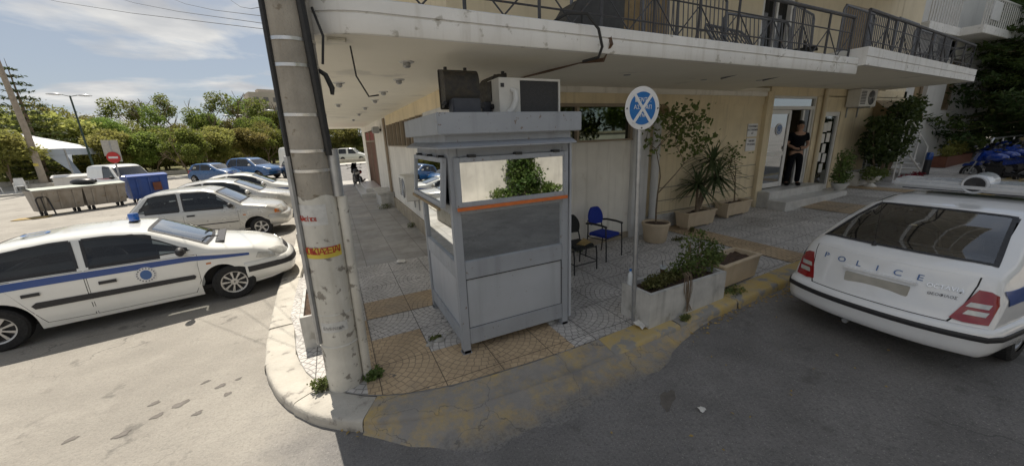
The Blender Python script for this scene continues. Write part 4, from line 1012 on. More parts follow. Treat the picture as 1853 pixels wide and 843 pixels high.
def on_pole(a, z, off=0): r = prad(z)+off; return (r*math.cos(a), r*math.sin(a), z)
ac = R_(-22)                                        # conduit on the right of the camera side
MB().tube([on_pole(ac,z,.045) for z in (-.05,.3,.9,1.5,1.95)], .043, 12).build('conduit', 'pole_white', cp)
MB().tube([on_pole(ac-.1,z,.03) for z in (1.95,2.35)], .045, 12).build('conduit_joint', 'galv', cp)
MB().tube([on_pole(ac-.28-.18*k,z,.022) for k,z in enumerate((2.3,2.9,3.6,4.6))], .03, 8).build('cable', 'cable', cp)
MB().tube([on_pole(R_(205),z,.008) for z in (.9,1.6,2.3,2.9,3.6,4.6)], [.012,.018,.02,.022,.024,.024], 8).build('cable', 'cable', cp)
b = MB()
for z in (2.18,2.34,2.62,2.98,3.16): MB().lathe([(prad(z)+.001,z-.012),(prad(z)+.006,z-.012),(prad(z)+.006,z+.012),(prad(z)+.001,z+.012)], n=28).build('steel_band', 'steel', cp)
MB().tube([on_pole(R_(205),z,.02) for z in (.55,1.2,1.95,2.3)], .026, 8).build('side_conduit', 'galv', cp)
MB().tube([(.17,-.06,3.4),(.22,-.1,3.2),(.19,-.1,3.0)], .010, 6).tube([(.13,-.02,2.98),(.2,-.03,2.93),(.235,-.03,2.83),(.23,-.03,2.78)], [.014,.02,.022,.014], 7).build('loose_cable', 'cable', cp)
# bands of paper stuck round the pole, printed
def wrap(name, a0, a1, z0, z1, m, off):
    rows = [[on_pole(a0+(a1-a0)*k/10, z, off) for k in range(11)] for z in (z0,z1)]
    return MB().grid(rows).build(name, m, cp)
st = wrap('sticker', R_(-152), R_(-42), 1.42, 1.52, 'sticker_yellow', .006)
wrap('sticker', R_(-140), R_(-60), .68, .78, 'sticker_white', .006)
wrap('sticker', R_(-150), R_(-70), 1.72, 1.90, 'sticker_white', .005)
def wrap_text(s, a0, a1, zc, size, m):
    for i, chh in enumerate(s):
        a = a0+(a1-a0)*i/max(1,len(s)-1); p = on_pole(a, zc, .008)
        if chh != ' ': text('lettering', chh, size, m, cp, face(p, (-math.sin(a),math.cos(a),0), (0,0,1)))
wrap_text('ΕΝΟΙΚΙΑΖΕΤΑΙ', R_(-158), R_(-48), 1.485, .085, 'red_print')
wrap_text('Πωλείται', R_(-150), R_(-100), 1.78, .06, 'red_print')
wrap_text('ΕΛΛΗΝΙΚΑ', R_(-128), R_(-75), .72, .045, 'galv')
# ------------------------------------------------------------------ no parking sign
sx, sy = 3.2, 3.12
t = thing('road_sign', 'round blue sign with white cross and lettering on a thin grey post', 'sign', (sx,sy,gz(sx)+PZ))
mt = Matrix.Translation((0,0,0)) @ Matrix.Rotation(R_(-1.7),4,'Y')
MB().cyl((0,0,-.05),(.0,0,2.62),.028,n=14).xf(mt).build('post', 'galv', t)
rz = Matrix.Translation((-.078,-.035,2.60)) @ Matrix.Rotation(R_(-6),4,'Z')
pl = MB().lathe([(.002,-.004),(.225,-.004),(.228,.0),(.225,.004),(.002,.004)], n=40, axis='y').xf(rz).build('plate', 'white_sign', t)
MB().lathe([(.002,-.0065),(.172,-.0065),(.172,-.004)], n=40, axis='y').xf(rz).build('blue_disc', 'blue_sign', pl)
b = MB()
for a in (R_(52),R_(-52)):
    u = (math.cos(a)*.19, math.sin(a)*.19); n_ = (-math.sin(a)*.016, math.cos(a)*.016)
    b.prism([(-u[0]-n_[0],-u[1]-n_[1]),(u[0]-n_[0],u[1]-n_[1]),(u[0]+n_[0],u[1]+n_[1]),(-u[0]+n_[0],-u[1]+n_[1])], -.0095-.002*(a>0), -.005, ax='y')
b.xf(rz).build('cross', 'white_sign', pl)
for s, z, sz in (('ΚΕΝΤΡ.',.085,.062),('ΑΣΤ  ΑΠ',.01,.06),('ΤΜ',-.075,.05)):
    text('lettering', s, sz, 'white_sign', pl, rz @ face((0,-.0075,z),(1,0,0),(0,0,1)))
b = MB()
for x,z in ((-.205,0),(.205,0),(0,-.205)): b.lathe([(.002,-.009),(.009,-.009),(.009,-.004)], (x,0,z), 8, axis='y')
b.xf(rz).build('bolt', 'black_metal', t)
# ------------------------------------------------------------------ chairs
def office_chair(name, label, loc, rz, fabric, arms, group):
    t = thing(name, label, 'chair', loc, rz, group)          # faces -y
    b = MB().box(-.22,-.22,.43,.22,.22,.485).build('seat', fabric, t, bevel=.024)
    rows = []
    for k in range(8):
        v_ = k/7; z = .62+.32*v_; hw = .21*math.sin(math.pi*(.22+.68*v_))**.6; y = .20+.06*v_
        rows.append([(hw*u, y+.03*abs(u)**2*-1, z) for u in (-1,-.5,0,.5,1)])
    bb = MB().grid(rows); n = len(bb.v); back = [(x,y+.035,z) for x,y,z in bb.v]
    bb.v += back; bb.f += [tuple(i+n for i in reversed(f_)) for f_ in list(bb.f)]; bb.m *= 2
    ed = [k*5 for k in range(8)]; ed2 = [k*5+4 for k in range(8)]
    for A in (ed, ed2, list(range(5)), list(range(35,40))):
        for i,j in zip(A[:-1],A[1:]): bb.f.append((i,j,j+n,i+n)); bb.m.append(0)
    bb.build('backrest', fabric, t, smooth=60)
    for sx_ in (-1,1):
        x = sx_*.25
        MB().tube([(x,-.24,0),(x,-.23,.3),(x,-.21,.66 if arms else .44)], .012, 8).build('leg', 'black_metal', t)
        MB().tube([(x,.24,0),(x,.21,.3),(x*.9,.21,.5),(x*.78,.24,.72)], .012, 8).build('leg', 'black_metal', t)
        if arms: MB().tube([(x,-.23,.655),(x,-.1,.675),(x,.12,.68),(x*.98,.24,.66)], .02, 8).build('armrest', 'black_metal', t)
    b = MB()
    for y in (-.2,.2): b.cyl((-.25,y,.42),(.25,y,.42),.01,n=6)
    for x in (-.25,.25): b.cyl((x,-.23,.41),(x,.21,.41),.01,n=6)
    if not arms: b.cyl((-.25,-.23,.16),(.25,-.23,.16),.01,n=6).cyl((-.25,-.23,.18),(-.25,.22,.18),.01,n=6).cyl((.25,-.23,.18),(.25,.22,.18),.01,n=6)
    b.build('seat_frame', 'black_metal', t); return t
office_chair('chair', 'blue fabric armchair with black metal legs against the white wall', (4.47,5.22,gz(4.4)+PZ), R_(14), 'blue_fabric', True, 'chairs beside the booth')
office_chair('chair', 'dark green black chair half hidden behind the booth with cardboard on its seat', (3.68,5.0,gz(3.6)+PZ), R_(3), 'black_fabric', False, 'chairs beside the booth')
b = MB(); random.seed(9)
for k in range(5): 
    b.hexa([(-.2+k*.03,-.18+.01*k,.0+k*.012),(.2-k*.02,-.2+k*.03,.0+k*.012),(.22,.1,.012*k),(-.18,.14-k*.03,.012*k)],[(-.2+k*.03,-.18+.01*k,.008+k*.012),(.2-k*.02,-.2+k*.03,.008+k*.012),(.22,.1,.008+.012*k),(-.18,.14-k*.03,.008+.012*k)])
o = b.build('cardboard', ['cardboard']); o.location = (3.74,4.92,gz(3.6)+PZ+.487); o.rotation_euler = (0,0,.5); o.scale = (.62,.5,1); tag(o, 'torn sheets of brown cardboard lying on the dark chair seat', 'cardboard')
# ------------------------------------------------------------------ planters
def trough(name, label, loc, rz, L, Wd, H, m, wall=.03, lip=0, taper=.0, feet=False, group=None, soil=.06):
    t = thing(name, label, 'planter', loc, rz, group); z0 = .06 if feet else 0; tp = taper
    def ring(l, w, z): return [(0-l[0],-l[1],z),(w[0],-l[1],z),(w[0],w[1],z),(-l[0],w[1],z)]
    def R4(o, z): return [(-o,-o,z),(L+o,-o,z),(L+o,Wd+o,z),(-o,Wd+o,z)]
    rows = [R4(-tp,z0),R4(0,H-lip*1.6)]
    if lip: rows += [R4(lip,H-lip*1.5),R4(lip,H-.006),R4(lip-.006,H)]
    else: rows += [R4(0,H-.005),R4(-.005,H)]
    rows += [R4(-wall,H),R4(-wall-.005,H-soil-.05)]
    b = MB().grid(rows, closed=True); b.add(R4(-tp,z0), [(3,2,1,0)]); b.build('trough', m, t, smooth=20)
    n = 14; rws = []
    for j in range(7): rws.append([(wall+(L-2*wall)*i/n, wall+(Wd-2*wall)*j/6, H-soil+random.uniform(-.015,.02)) for i in range(n+1)])
    MB().grid(rws).build('soil', 'soil', t)
    if feet:
        b = MB()
        for x in (.1,L-.2): b.box(x,Wd*.2,0,x+.08,Wd*.8,.07)
        b.build('foot', m, t)
    return t
trough('planter', 'long white marble planter box at the kerb with green plants beside the sign', (3.2,2.86,gz(3.3)+PZ-.012), R_(1.5), 1.46, .48, .46, 'marble_dirty', .05, group='planters along the kerb')
trough('planter', 'beige plastic planter with bare soil behind the marble box at the kerb', (4.74,2.98,gz(5)+PZ), R_(4), .95, .40, .42, 'planter_plastic', .03, .02, .03, True, group='planters along the kerb')
trough('planter', 'beige plastic planter under the spiky yucca against the cream wall', (6.98,5.34,gz(7.3)+PZ), R_(2), .98, .36, .40, 'planter_plastic', .03, .02, .035, True, group='planters along the cream wall')
trough('planter', 'beige plastic planter holding the bare shrub nearest the entrance steps', (8.5,5.44,gz(8.9)+PZ), R_(2), .98, .36, .38, 'planter_plastic', .03, .02, .035, True, group='planters along the cream wall')
trough('planter', 'white planter box standing just behind the concrete pole', (-.20,4.56,PZ), R_(91), 1.0, .42, .42, 'marble_dirty', .04, group='white planters on the sunny kerb')
trough('planter', 'white planter box farther along the sunny kerb beside the silver hatchback', (-.6,9.3,PZ), R_(88), 1.5, .40, .42, 'marble_dirty', .04, group='white planters on the sunny kerb')
t = thing('plant_pot', 'large round beige pot with a thin young tree beside the pilaster', 'plant pot', (5.92,5.3,gz(5.9)+PZ))
MB().lathe([(.002,.0),(.20,.0),(.225,.03),(.27,.36),(.285,.365),(.285,.41),(.275,.42),(.255,.42),(.25,.36),(.002,.36)], n=32).build('pot', 'planter_plastic', t)
MB().lathe([(.252,.375),(.1,.385),(.002,.39)], n=20).build('soil', 'soil', t)
# plants
def sparse_tree(name, label, loc, h, seed, nl, leaf, spread=.55, lean=(0,0), r=.018, lm='leaf_pot', depth=3, h0=.45, ls=.75):
    random.seed(seed); global rng; rng = np.random.default_rng(seed)
    t = thing(name, label, 'plant', loc); b = MB(); tips = []
    branch(b, (0,0,-.03), (lean[0],lean[1],1), h*h0, r, depth, tips, spread, 6)
    b.build('stem', 'bark', t)
    P = []
    for q, d in tips:
        for k in range(nl): P.append(tuple(q+Vector((random.gauss(0,1),random.gauss(0,1),random.gauss(0,.8)))*leaf*1.5-d*random.uniform(0,ls*h*.16)))
    v, f = leaves(len(P), P, leaf, .35, .6, aspect=.75)
    MB().add(v, f).build('foliage', lm, t, smooth=0, fix=False); return t
sparse_tree('potted_tree', 'thin young tree with sparse green leaves in the round pot', (5.92,5.3,gz(5.9)+PZ+.38), 1.95, 21, 44, .085, .85, (.06,-.05), .022, h0=.52)
sparse_tree('bare_shrub', 'nearly bare reddish shrub in the planter next to the entrance', (9.0,5.62,gz(9)+PZ+.32), 1.35, 5, 12, .07, .5, (-.05,0), .02, 'leaf_pot', 3, .5)
def sword_plant(name, label, loc, heads, nleaf, L, seed, trunk=.03):
    random.seed(seed); t = thing(name, label, 'plant', loc); b = MB(); lv = MB()
    for hx, hy, hz in heads:
        b.tube([(0,0,-.03),(hx*.4,hy*.4,hz*.45),(hx,hy,hz)], [trunk*1.3,trunk,trunk*.8], 8)
        for k in range(nleaf):
            a = random.uniform(0,6.28); el = math.asin(random.uniform(-.75,1)); l = L*random.uniform(.7,1.05); w_ = .032
            d = Vector((math.cos(a)*math.cos(el),math.sin(a)*math.cos(el),math.sin(el))); s_ = d.cross(Vector((0,0,1))).normalized()*w_
            p = Vector((hx,hy,hz-random.uniform(0,.14))); pts = []
            for i in range(5):
                q = i/4; c_ = p+d*l*q+Vector((0,0,-.34*l*q*q*(1-abs(math.sin(el))*.6))); ww = s_*(1-q)**.7*(1.0 if i else .6); pts.append([c_-ww,c_+Vector((0,0,-.008)),c_+ww])
            lv.grid(pts)
    b.build('stem', 'bark', t); lv.build('foliage', 'leaf_yucca', t, fix=False); return t
sword_plant('yucca', 'spiky yucca with dark sword leaves in a beige planter by the cream wall', (7.4,5.48,gz(7.4)+PZ+.36), [(.34,-.02,1.25),(-.02,.02,.72),(.5,-.05,.85)], 70, .66, 3)
def bush(name, label, loc, n, cs, rs_, leaf, lm, seed, cat='plant', stems=8, group=None):
    global rng; rng = np.random.default_rng(seed); random.seed(seed)
    t = thing(name, label, cat, loc, 0, group)
    v, f = leaves(n, blobs(n, cs, rs_, .3), leaf, .4, .5, aspect=.7); MB().add(v, f).build('foliage', lm, t, smooth=0, fix=False)
    b = MB()
    for k in range(stems):
        c_ = random.choice(cs); r_ = .004+.004*random.random()+(max(q[2] for q in cs)*.006)
        b.tube([(c_[0]*.3,c_[1]*.3,-.02),(c_[0]*.7+random.uniform(-.03,.03),c_[1]*.7,c_[2]*.5),(c_[0]+random.uniform(-.05,.05),c_[1],c_[2]*1.1)], [r_*1.5,r_,r_*.6], 5)
    b.build('stem', 'bark', t); return t
g0 = gz(4)+PZ+.40
bush('bedding_plant', 'low green bedding plant at the near end of the marble planter', (3.48,3.08,g0), 1500, [(0,0,.06),(.14,.02,.05),(-.1,.0,.04),(.28,.02,.05),(.42,.05,.05)], [(.13,.11,.09),(.12,.11,.08),(.09,.09,.06),(.12,.10,.08),(.12,.09,.07)], .035, 'leaf_weed', 2)
bush('bushy_plant', 'taller leafy shrub at the far end of the marble planter', (4.28,3.12,g0), 1500, [(0,0,.12),(.15,.02,.3),(-.18,0,.18),(.28,-.02,.14),(-.1,.05,.42),(.32,0,.3),(-.3,0,.12),(.12,.03,.5),(.45,0,.2)], [(.24,.17,.16),(.2,.15,.18),(.18,.15,.16),(.2,.15,.14),(.12,.12,.18),(.16,.12,.15),(.15,.13,.1),(.1,.1,.14),(.15,.12,.14)], .042, 'leaf_pot', 8, stems=24)
bush('flowering_plant', 'small dark plant with white blooms between the two kerb planters', (4.82,3.24,g0-.02), 260, [(0,0,.14),(.1,0,.1)], [(.11,.1,.13),(.09,.09,.1)], .04, 'leaf_dark', 11)
b = MB(); random.seed(2)
for k in range(7): b.ell((random.uniform(-.18,.14),random.uniform(-.1,.1),random.uniform(.18,.32)), (.017,.017,.014), 8, 5)
o = b.build('blossom', 'petal'); o.parent = [q for q in bpy.data.objects if q.name.startswith('flowering_plant')][0]
b = MB()
for k in range(14):
    a = random.uniform(-.05,.05); b.tube([(a,0,.1),(a*1.4,-.05,.06),(a*1.5+random.uniform(-.03,.03),-.065,-.1),(a*.4,-.07+random.uniform(-.01,0),-.3),(a*.5+random.uniform(-.06,.06),-.09,-.41)], .003, 4)
o = b.build('trailing_vine', 'bark'); o.location = (3.86,2.93,g0+.06); tag(o, 'dry vine hanging over the front of the marble planter', 'vine')
bush('planter_weeds', 'dry weeds and broken pieces in the white planter behind the pole', (-.42,4.95,PZ+.36), 160, [(0,0,.03),(.05,.3,.05),(0,-.2,.04)], [(.12,.12,.05),(.1,.12,.06),(.1,.1,.05)], .03, 'leaf_weed', 4)
bush('planter_weeds', 'yellowing grass in the farther white planter on the sunny kerb', (-.8,9.8,PZ+.36), 200, [(0,0,.03),(0,.5,.06),(0,-.2,.04)], [(.12,.15,.06),(.1,.2,.08),(.1,.1,.05)], .04, 'leaf_weed', 14)
W_G = 'weeds growing from pavement cracks'
for k,(x,y,n,r,h,lab) in enumerate([(-.40,3.66,420,.12,.12,'dry weed clump on the sunny left side of the concrete pole'),(.06,3.56,420,.09,.12,'dark green weed clump on the right side of the concrete pole'),(.82,4.0,90,.08,.05,'tiny weeds beside the front leg of the booth'),(1.74,10.2,160,.13,.14,'weed clump at the foot of the side wall behind the booth'),(1.5,13.75,260,.25,.2,'dry grass and rubbish beside the white block at the side wall'),(3.75,2.78,150,.09,.05,'dark weed at the foot of the marble planter on the kerb'),(4.95,2.92,260,.22,.06,'weeds under the beige planter at the kerb'),(4.25,5.72,200,.12,.16,'weeds at the wall base under the blue chair'),(6.35,5.05,150,.16,.05,'weeds on the paving right of the round pot'),(7.0,5.25,150,.08,.12,'weed sprig at the corner of the yucca planter')]):
    bush('weed_clump', lab, (x,y,gz(x)+(PZ if k < 10 else 0)), n, [(0,0,h*.5),(r*.5,r*.2,h*.4),(-r*.5,0,h*.45)], [(r*.6,r*.6,h*.6)]*3, .032, 'leaf_weed' if k not in (1,7) else 'leaf_pot', 30+k, 'weeds', 4, W_G)
# bottle and cup on the planter rim
t = thing('water_bottle', 'clear plastic bottle with blue cap on the planter beside the sign post', 'bottle', (3.235,3.25,gz(3.2)+PZ+.448))
MB().lathe([(.002,0),(.03,0),(.032,.02),(.032,.12),(.026,.15),(.012,.175),(.012,.185)], n=16).build('body', 'bottle', t); MB().lathe([(.015,.183),(.015,.207),(.002,.207)], n=14).build('cap', 'blue_cap', t)
t = thing('iced_coffee_cup', 'plastic iced coffee cup with straw among the planter plants', 'cup', (3.86,3.28,gz(3.9)+PZ+.43))
MB().lathe([(.002,0),(.03,0),(.04,.075)], n=16).build('coffee', 'coffee', t); MB().lathe([(.04,.075),(.043,.11),(.045,.11)], n=16).build('rim', 'bottle', t); MB().cyl((.01,0,.05),(-.03,0,.2),.004,n=6).build('straw', 'black_metal', t)
# litter and dry leaves
def litter(name, lab, cat, x, y, s, m, z=PZ, seed=0):
    r = random.Random(seed); rows = [[((i-1.5)*s*.4+r.uniform(-1,1)*s*.1, (j-1.5)*s*.4+r.uniform(-1,1)*s*.1, abs(r.uniform(0,s*.35))+.012) for i in range(4)] for j in range(4)]
    o = MB().grid(rows).build(name, m, smooth=80); o.location = (x,y,gz(x)+z); tag(o, lab, cat)
litter('crumpled_paper', 'crumpled white paper on the paving left of the booth', 'litter', .95,7.2,.14,'paper', PZ, 1)
litter('plastic_bag', 'scrap of white plastic at the foot of the sign post', 'litter', 3.17,2.94,.13,'paper', PZ, 2)
litter('plastic_scrap', 'scrap of plastic beside the right front leg of the booth', 'litter', 2.25,3.62,.09,'sticker_white', PZ, 3)
litter('paper_scrap', 'small white scrap on the dark road in the foreground', 'litter', 2.7,1.75,.05,'paper', .0, 4)
b = MB(); r = random.Random(5)
for k in range(260):
    q = r.random()
    if q < .55: x = r.uniform(3.4,6.6); y = 2.74-abs(r.gauss(0,.08))-.02
    elif q < .8: x = r.uniform(-.95,.3); y = fy(max(x,-.87))-.36-abs(r.gauss(0,.05))
    else: x = r.uniform(-.8,6); y = r.uniform(.8,2.6)
    a = r.uniform(0,6.28); s_ = r.uniform(.012,.03); z = gz(x)+.006+r.random()*.008
    b.add([(x+s_*math.cos(a),y+s_*math.sin(a),z),(x-s_*.5*math.sin(a),y+s_*.5*math.cos(a),z+.008),(x-s_*math.cos(a),y-s_*math.sin(a),z),(x+s_*.5*math.sin(a),y-s_*.5*math.cos(a),z)], [(0,1,2,3)])
struct(b.build('dry_leaves', 'gold_leaf', fix=False, smooth=0), 'stuff')
for k,(x,y,s_) in enumerate(((.72,3.9,.05),(.86,3.95,.07),(1.0,4.05,.05))): 
    o = MB().ell((0,0,.01),(s_,s_*.7,.02),8,6).build('stone', 'rubble'); o.location = (x,y,PZ); tag(o, ('small','larger','half buried')[k]+' broken piece of paving beside the front left leg of the booth', 'rubble', 'broken paving pieces')
# ------------------------------------------------------------------ vehicles
def rect(x0,x1,z0,z1): return [(x0,z0),(x1,z0),(x1,z1),(x0,z1)]
# white police liftback on the right, seen from behind
OC = Car(4.51,.865,(.98,3.49),.315,
  [(-.2,.50),(0,.56),(.03,.585),(.06,.65),(.16,.99),(.20,1.05),(.30,1.085),(.45,1.12),(.9,1.285),(1.35,1.405),(1.8,1.44),(2.3,1.425),(2.65,1.36),(3.35,.99),(3.45,.97),(4.1,.85),(4.36,.72),(4.46,.6),(4.51,.45),(4.7,.4)],
  [(-.2,.48),(0,.52),(.09,.72),(.2,.90),(.6,.965),(1.5,.94),(3.3,.90),(4.1,.77),(4.4,.62),(4.51,.42)],
  [(0,.30),(.5,.24),(1,.2),(3.5,.2),(4.2,.22),(4.51,.27)],
  [(-.2,.90),(0,.925),(.15,.95),(.5,.985),(1,1),(3.4,1),(4.0,.96),(4.3,.9),(4.51,.78)], .40, (.22,.20))
oc = plain_car('police_car', 'white police liftback parked on the right, seen from behind with roof light bar', 'police car', OC, 'car_white_cool', (4.95,1.52,gz(4.98)), 0,
  [[(.62,1.0),(.98,1.24),(1.30,1.30),(1.30,.985)],[(1.42,.975),(1.42,1.325),(2.12,1.335),(2.16,.965)],[(2.27,.965),(2.24,1.33),(2.5,1.29),(3.0,.95)]],
  (2.66,3.30,.58,.68), (.36,1.28,.66,.52), doors=[[(1.48,.30),(2.18,.28),(2.18,.93),(1.3,.94),(1.32,.72)],[(2.22,.28),(3.12,.28),(3.15,.5),(3.12,.90),(2.22,.93)]], handles=((1.62,.80),(2.45,.80)), mirror=(2.95,.97,'car_white_cool'))
oc.rotation_euler = (0,-math.atan(.035),R_(-2.2))
OC.endp('boot_seam', [(-.56,.572),(.56,.572),(.60,.66),(.642,.93),(.642,1.0),(-.642,1.0),(-.642,.93),(-.60,.66)], .002, 'seam', oc, n=30, nz=20)
ht = OC.endp('boot_lid', [(-.548,.582),(.548,.582),(.59,.66),(.632,.93),(.632,1.005),(-.632,1.005),(-.632,.93),(-.59,.66)], .005, 'car_white_cool', oc, n=30, nz=20)
for s_ in (1,-1):
    tl = OC.endp('tail_light', [(s_*a,z) for a,z in ((.555,.615),(.64,.60),(.775,.605),(.785,.78),(.765,.86),(.72,.89),(.655,.895))], .014, 'lamp_red', oc, n=16)
    for z in (.695,.765): OC.endp('reversing_lens', [(s_*a,zz) for a,zz in ((.62,z-.026),(.745,z-.026),(.755,z+.016),(.64,z+.016))], .019, 'lamp_clear', tl, n=8, nz=2)
OC.band('rear_bumper', [(.27,-.03),(.30,.01),(.36,.03),(.44,.035),(.475,.04),(.50,.04),(.53,.035),(.555,.025),(.575,.0)], True, .62, .012, 'car_white_cool', oc)
OC.band('bumper_strip', [(.462,.0),(.468,.006),(.51,.008),(.518,.0)], True, .60, .055, 'trim_black', oc)
OC.band('front_bumper', [(.26,0),(.32,.02),(.42,.03),(.52,.03),(.56,.01)], False, 3.95, .012, 'car_white_cool', oc)
for s_ in (1,-1): OC.side('blue_stripe', [(.17,.77),(.17,.90),(.9,.91),(3.0,.86),(4.1,.72),(4.1,.68),(3.0,.74),(.9,.77)], .0075, 'stripe_blue', oc, (s_,), n=40)
def on_tail(S, y, z, off): x = S.end(y, z, True); q = S.W_(x,y,z); return (q[0]-off, y, z)
def tail_text(S, s, y, z, size, m, par, off=.010, ext=.001, sx=1):
    p = on_tail(S,y,z,off); p2 = on_tail(S,y,z+.05,off); p3 = on_tail(S,y-.05,z,off)
    text('lettering', s, size, m, par, face(p, (p3[0]-p[0],-.05,0), (p2[0]-p[0],0,.05)), ext, sx=sx)
for i, ch_ in enumerate('POLICE'): tail_text(OC, ch_, .50-.160*i, .91-.0*i, .085, 'police_print', ht, sx=1.2)
tail_text(OC, 'OCTAVIA', -.47, .865, .055, 'chrome', ht, ext=.003); tail_text(OC, 'ΘΕΟΦΙΛΟΣ', -.47, .79, .036, 'print', ht)
MB().box(.0,0,0,.004,.2,.012).xf(Matrix.Translation(Vector(on_tail(OC,-.57,.838,.008)))).build('badge', 'chrome', ht)
MB().box(-.012,-.26,.70,.02,.26,.81).xf(Matrix.Translation((OC.end(0,.75)-.0,0,0))).build('number_plate', 'sign_back', ht, bevel=.006)
MB().box(-.03,-.30,.835,.02,.30,.865).xf(Matrix.Translation((OC.end(0,.85)-.0,0,0))).build('boot_grip', 'car_white_cool', ht, bevel=.008)
q = (.335,.16,OC.zs(.335,.16)); MB().lathe([(.022,0),(.018,.02),(.008,.05)], n=12).cyl((0,0,.04),(-.02,0,.52),.003,.0015,6).xf(Matrix.Translation(q)).build('aerial', 'trim_black', oc)
MB().cyl((.0,.15,.26),(.35,.15,.28),.028,n=12).build('exhaust', 'galv', oc)
# light bar over the roof
lb = MB().box(2.02,-.62,1.475,2.30,.62,1.50); lb.build('light_bar_base', 'trim_black', oc, bevel=.008)
MB().box(1.96,-.72,1.492,2.36,.72,1.60).build('light_bar', 'beacon_grey', oc, bevel=.035)
MB().lathe([(.085,-.19),(.10,-.20),(.115,-.18),(.115,.14),(.10,.17),(.002,.17)], (2.16,-.02,1.585), 24, axis='x').build('speaker', 'beacon_grey', oc); MB().lathe([(.002,-.17),(.09,-.185)], (2.16,-.02,1.585), 20, axis='x').build('speaker_mouth', 'trim_black', oc)
for s_ in (-1,): MB().box(1.985,s_*.60-.11,1.52,2.335,s_*.60+.11,1.575).build('light_lens', 'lamp_amber', oc, bevel=.012)
# white police hatchback on the left
XS = Car(4.37,.85,(.90,3.42),.30,
  [(-.2,.5),(0,.56),(.03,.82),(.10,.98),(.20,1.06),(.35,1.11),(1.0,1.345),(1.55,1.405),(2.1,1.405),(2.5,1.355),(3.28,.985),(3.40,.955),(3.95,.85),(4.2,.75),(4.32,.62),(4.37,.45),(4.6,.4)],
  [(-.2,.48),(0,.53),(.12,.88),(.5,.93),(1.5,.92),(3.25,.885),(3.95,.775),(4.25,.63),(4.37,.42)],
  [(0,.3),(.5,.24),(1,.19),(3.5,.19),(4.1,.22),(4.37,.28)],
  [(-.2,.86),(0,.9),(.2,.95),(.6,.99),(1,1),(3.4,1),(3.9,.95),(4.2,.87),(4.37,.74)], .40, (.26,.14))
xsr = R_(10)
xs_ = plain_car('police_car', 'white police hatchback with blue stripe and blue roof beacon parked left of the pole', 'police car', XS, 'car_white', (-5.30,7.43,0), xsr,
  [[(.70,.975),(1.02,1.22),(1.30,1.29),(1.73,1.305),(1.76,.955)],[(1.87,.95),(1.85,1.305),(2.36,1.285),(2.62,1.165),(3.00,.955)]],
  (2.55,3.24,.58,.68), (.42,.98,.62,.52), doors=[[(1.34,.28),(1.80,.26),(1.80,.90),(.98,.91),(1.10,.72)],[(1.83,.26),(2.96,.26),(3.08,.45),(3.10,.87),(1.83,.90)]], handles=((1.28,.70),(2.02,.70)), mirror=(2.85,.93,'trim_black'), sp=9)
for s_ in (1,-1):
    XS.side('blue_stripe', [(.10,.80),(.10,.905),(1.5,.895),(3.0,.86),(3.9,.755),(3.9,.715),(3.0,.785),(1.5,.80)], .0075, 'stripe_blue', xs_, (s_,), n=44)
    XS.side('side_moulding', [(1.28,.50),(1.25,.55),(1.3,.585),(3.0,.56),(3.03,.53),(3.0,.49)], .016, 'trim_black', xs_, (s_,), n=20)
    XS.side('turn_lamp', rect(3.22,3.30,.69,.715), .008, 'lamp_amber', xs_, (s_,), n=4)
    em = XS.side('emblem', [(2.42+.115*math.cos(a),.70+.115*math.sin(a)) for a in np.linspace(0,6.283,25)[:-1]], .0105, 'white_sign', xs_, (s_,), n=16)[0]
    XS.side('crest', [(2.42+.065*math.cos(a),.70+.075*math.sin(a)) for a in np.linspace(0,6.283,13)[:-1]], .0125, 'police_print', em, (s_,), n=10)
    for k in range(18):
        a = 2*math.pi*k/18; x, z = 2.42+.098*math.cos(a), .70+.098*math.sin(a); XS.side('lettering', rect(x-.008,x+.008,z-.008,z+.008), .0125, 'print', em, (s_,), n=2, nz=1)
    XS.endp('headlight', [(s_*a,z) for a,z in ((.40,.66),(.46,.60),(.68,.61),(.725,.67),(.70,.745),(.55,.735))], .012, 'lamp_clear', xs_, False)
    XS.side('headlight', [(3.98,.645),(4.16,.60),(4.24,.60),(4.22,.68),(4.02,.735)], .01, 'lamp_clear', xs_, (s_,), n=8)
    XS.endp('tail_light', [(s_*a,z) for a,z in ((.6,.66),(.76,.66),(.78,.95),(.66,.95))], .012, 'lamp_red', xs_, True)
XS.band('front_bumper', [(.25,-.02),(.28,.01),(.36,.025),(.44,.03),(.53,.03),(.575,.015),(.59,0)], False, 3.80, .012, 'car_white', xs_)
XS.band('front_strip', [(.425,0),(.43,.008),(.52,.008),(.525,0)], False, 3.84, .048, 'trim_black', xs_)
XS.band('rear_bumper', [(.27,-.02),(.31,.02),(.45,.03),(.55,.02),(.58,0)], True, .5, .012, 'car_white', xs_)
XS.endp('grille', [(-.28,.615),(.28,.615),(.32,.66),(.28,.70),(-.28,.70),(-.32,.66)], .004, 'trim_black', xs_, False)
MB().lathe([(.06,0),(.07,.005),(.07,.02),(.055,.022)], n=20).build('beacon_base', 'trim_black', xs_).location = (2.30,.06,1.385)
MB().lathe([(.062,.02),(.066,.035),(.066,.125),(.058,.14),(.002,.145)], n=24).build('beacon', 'beacon_blue', xs_).location = (2.30,.06,1.385)
MB().cyl((.75,-.3,1.28),(.72,-.3,1.31),.02,.012,8).cyl((.72,-.3,1.31),(.52,-.3,1.37),.004,.003,5).build('aerial', 'trim_black', xs_)
b = MB()
for y in (-.35,.25): b.tube([(3.30,y+.3,.985),(3.18,y+.1,1.045),(3.14,y-.25,1.075)], .009, 5)
b.box(3.28,-.55,.955,3.40,.55,.985); b.build('wiper', 'trim_black', xs_)
for i, (ch_, sz) in enumerate((('Ο',.42),('Σ',.36))):
    text('roof_marking', ch_, sz, 'police_print', xs_, Matrix.Translation((1.30+.34*i,-.12,XS.zs(1.45,0)+.006)) @ Matrix.Rotation(0,4,'Z') @ Matrix.Rotation(R_(-2),4,'Y'), .001)
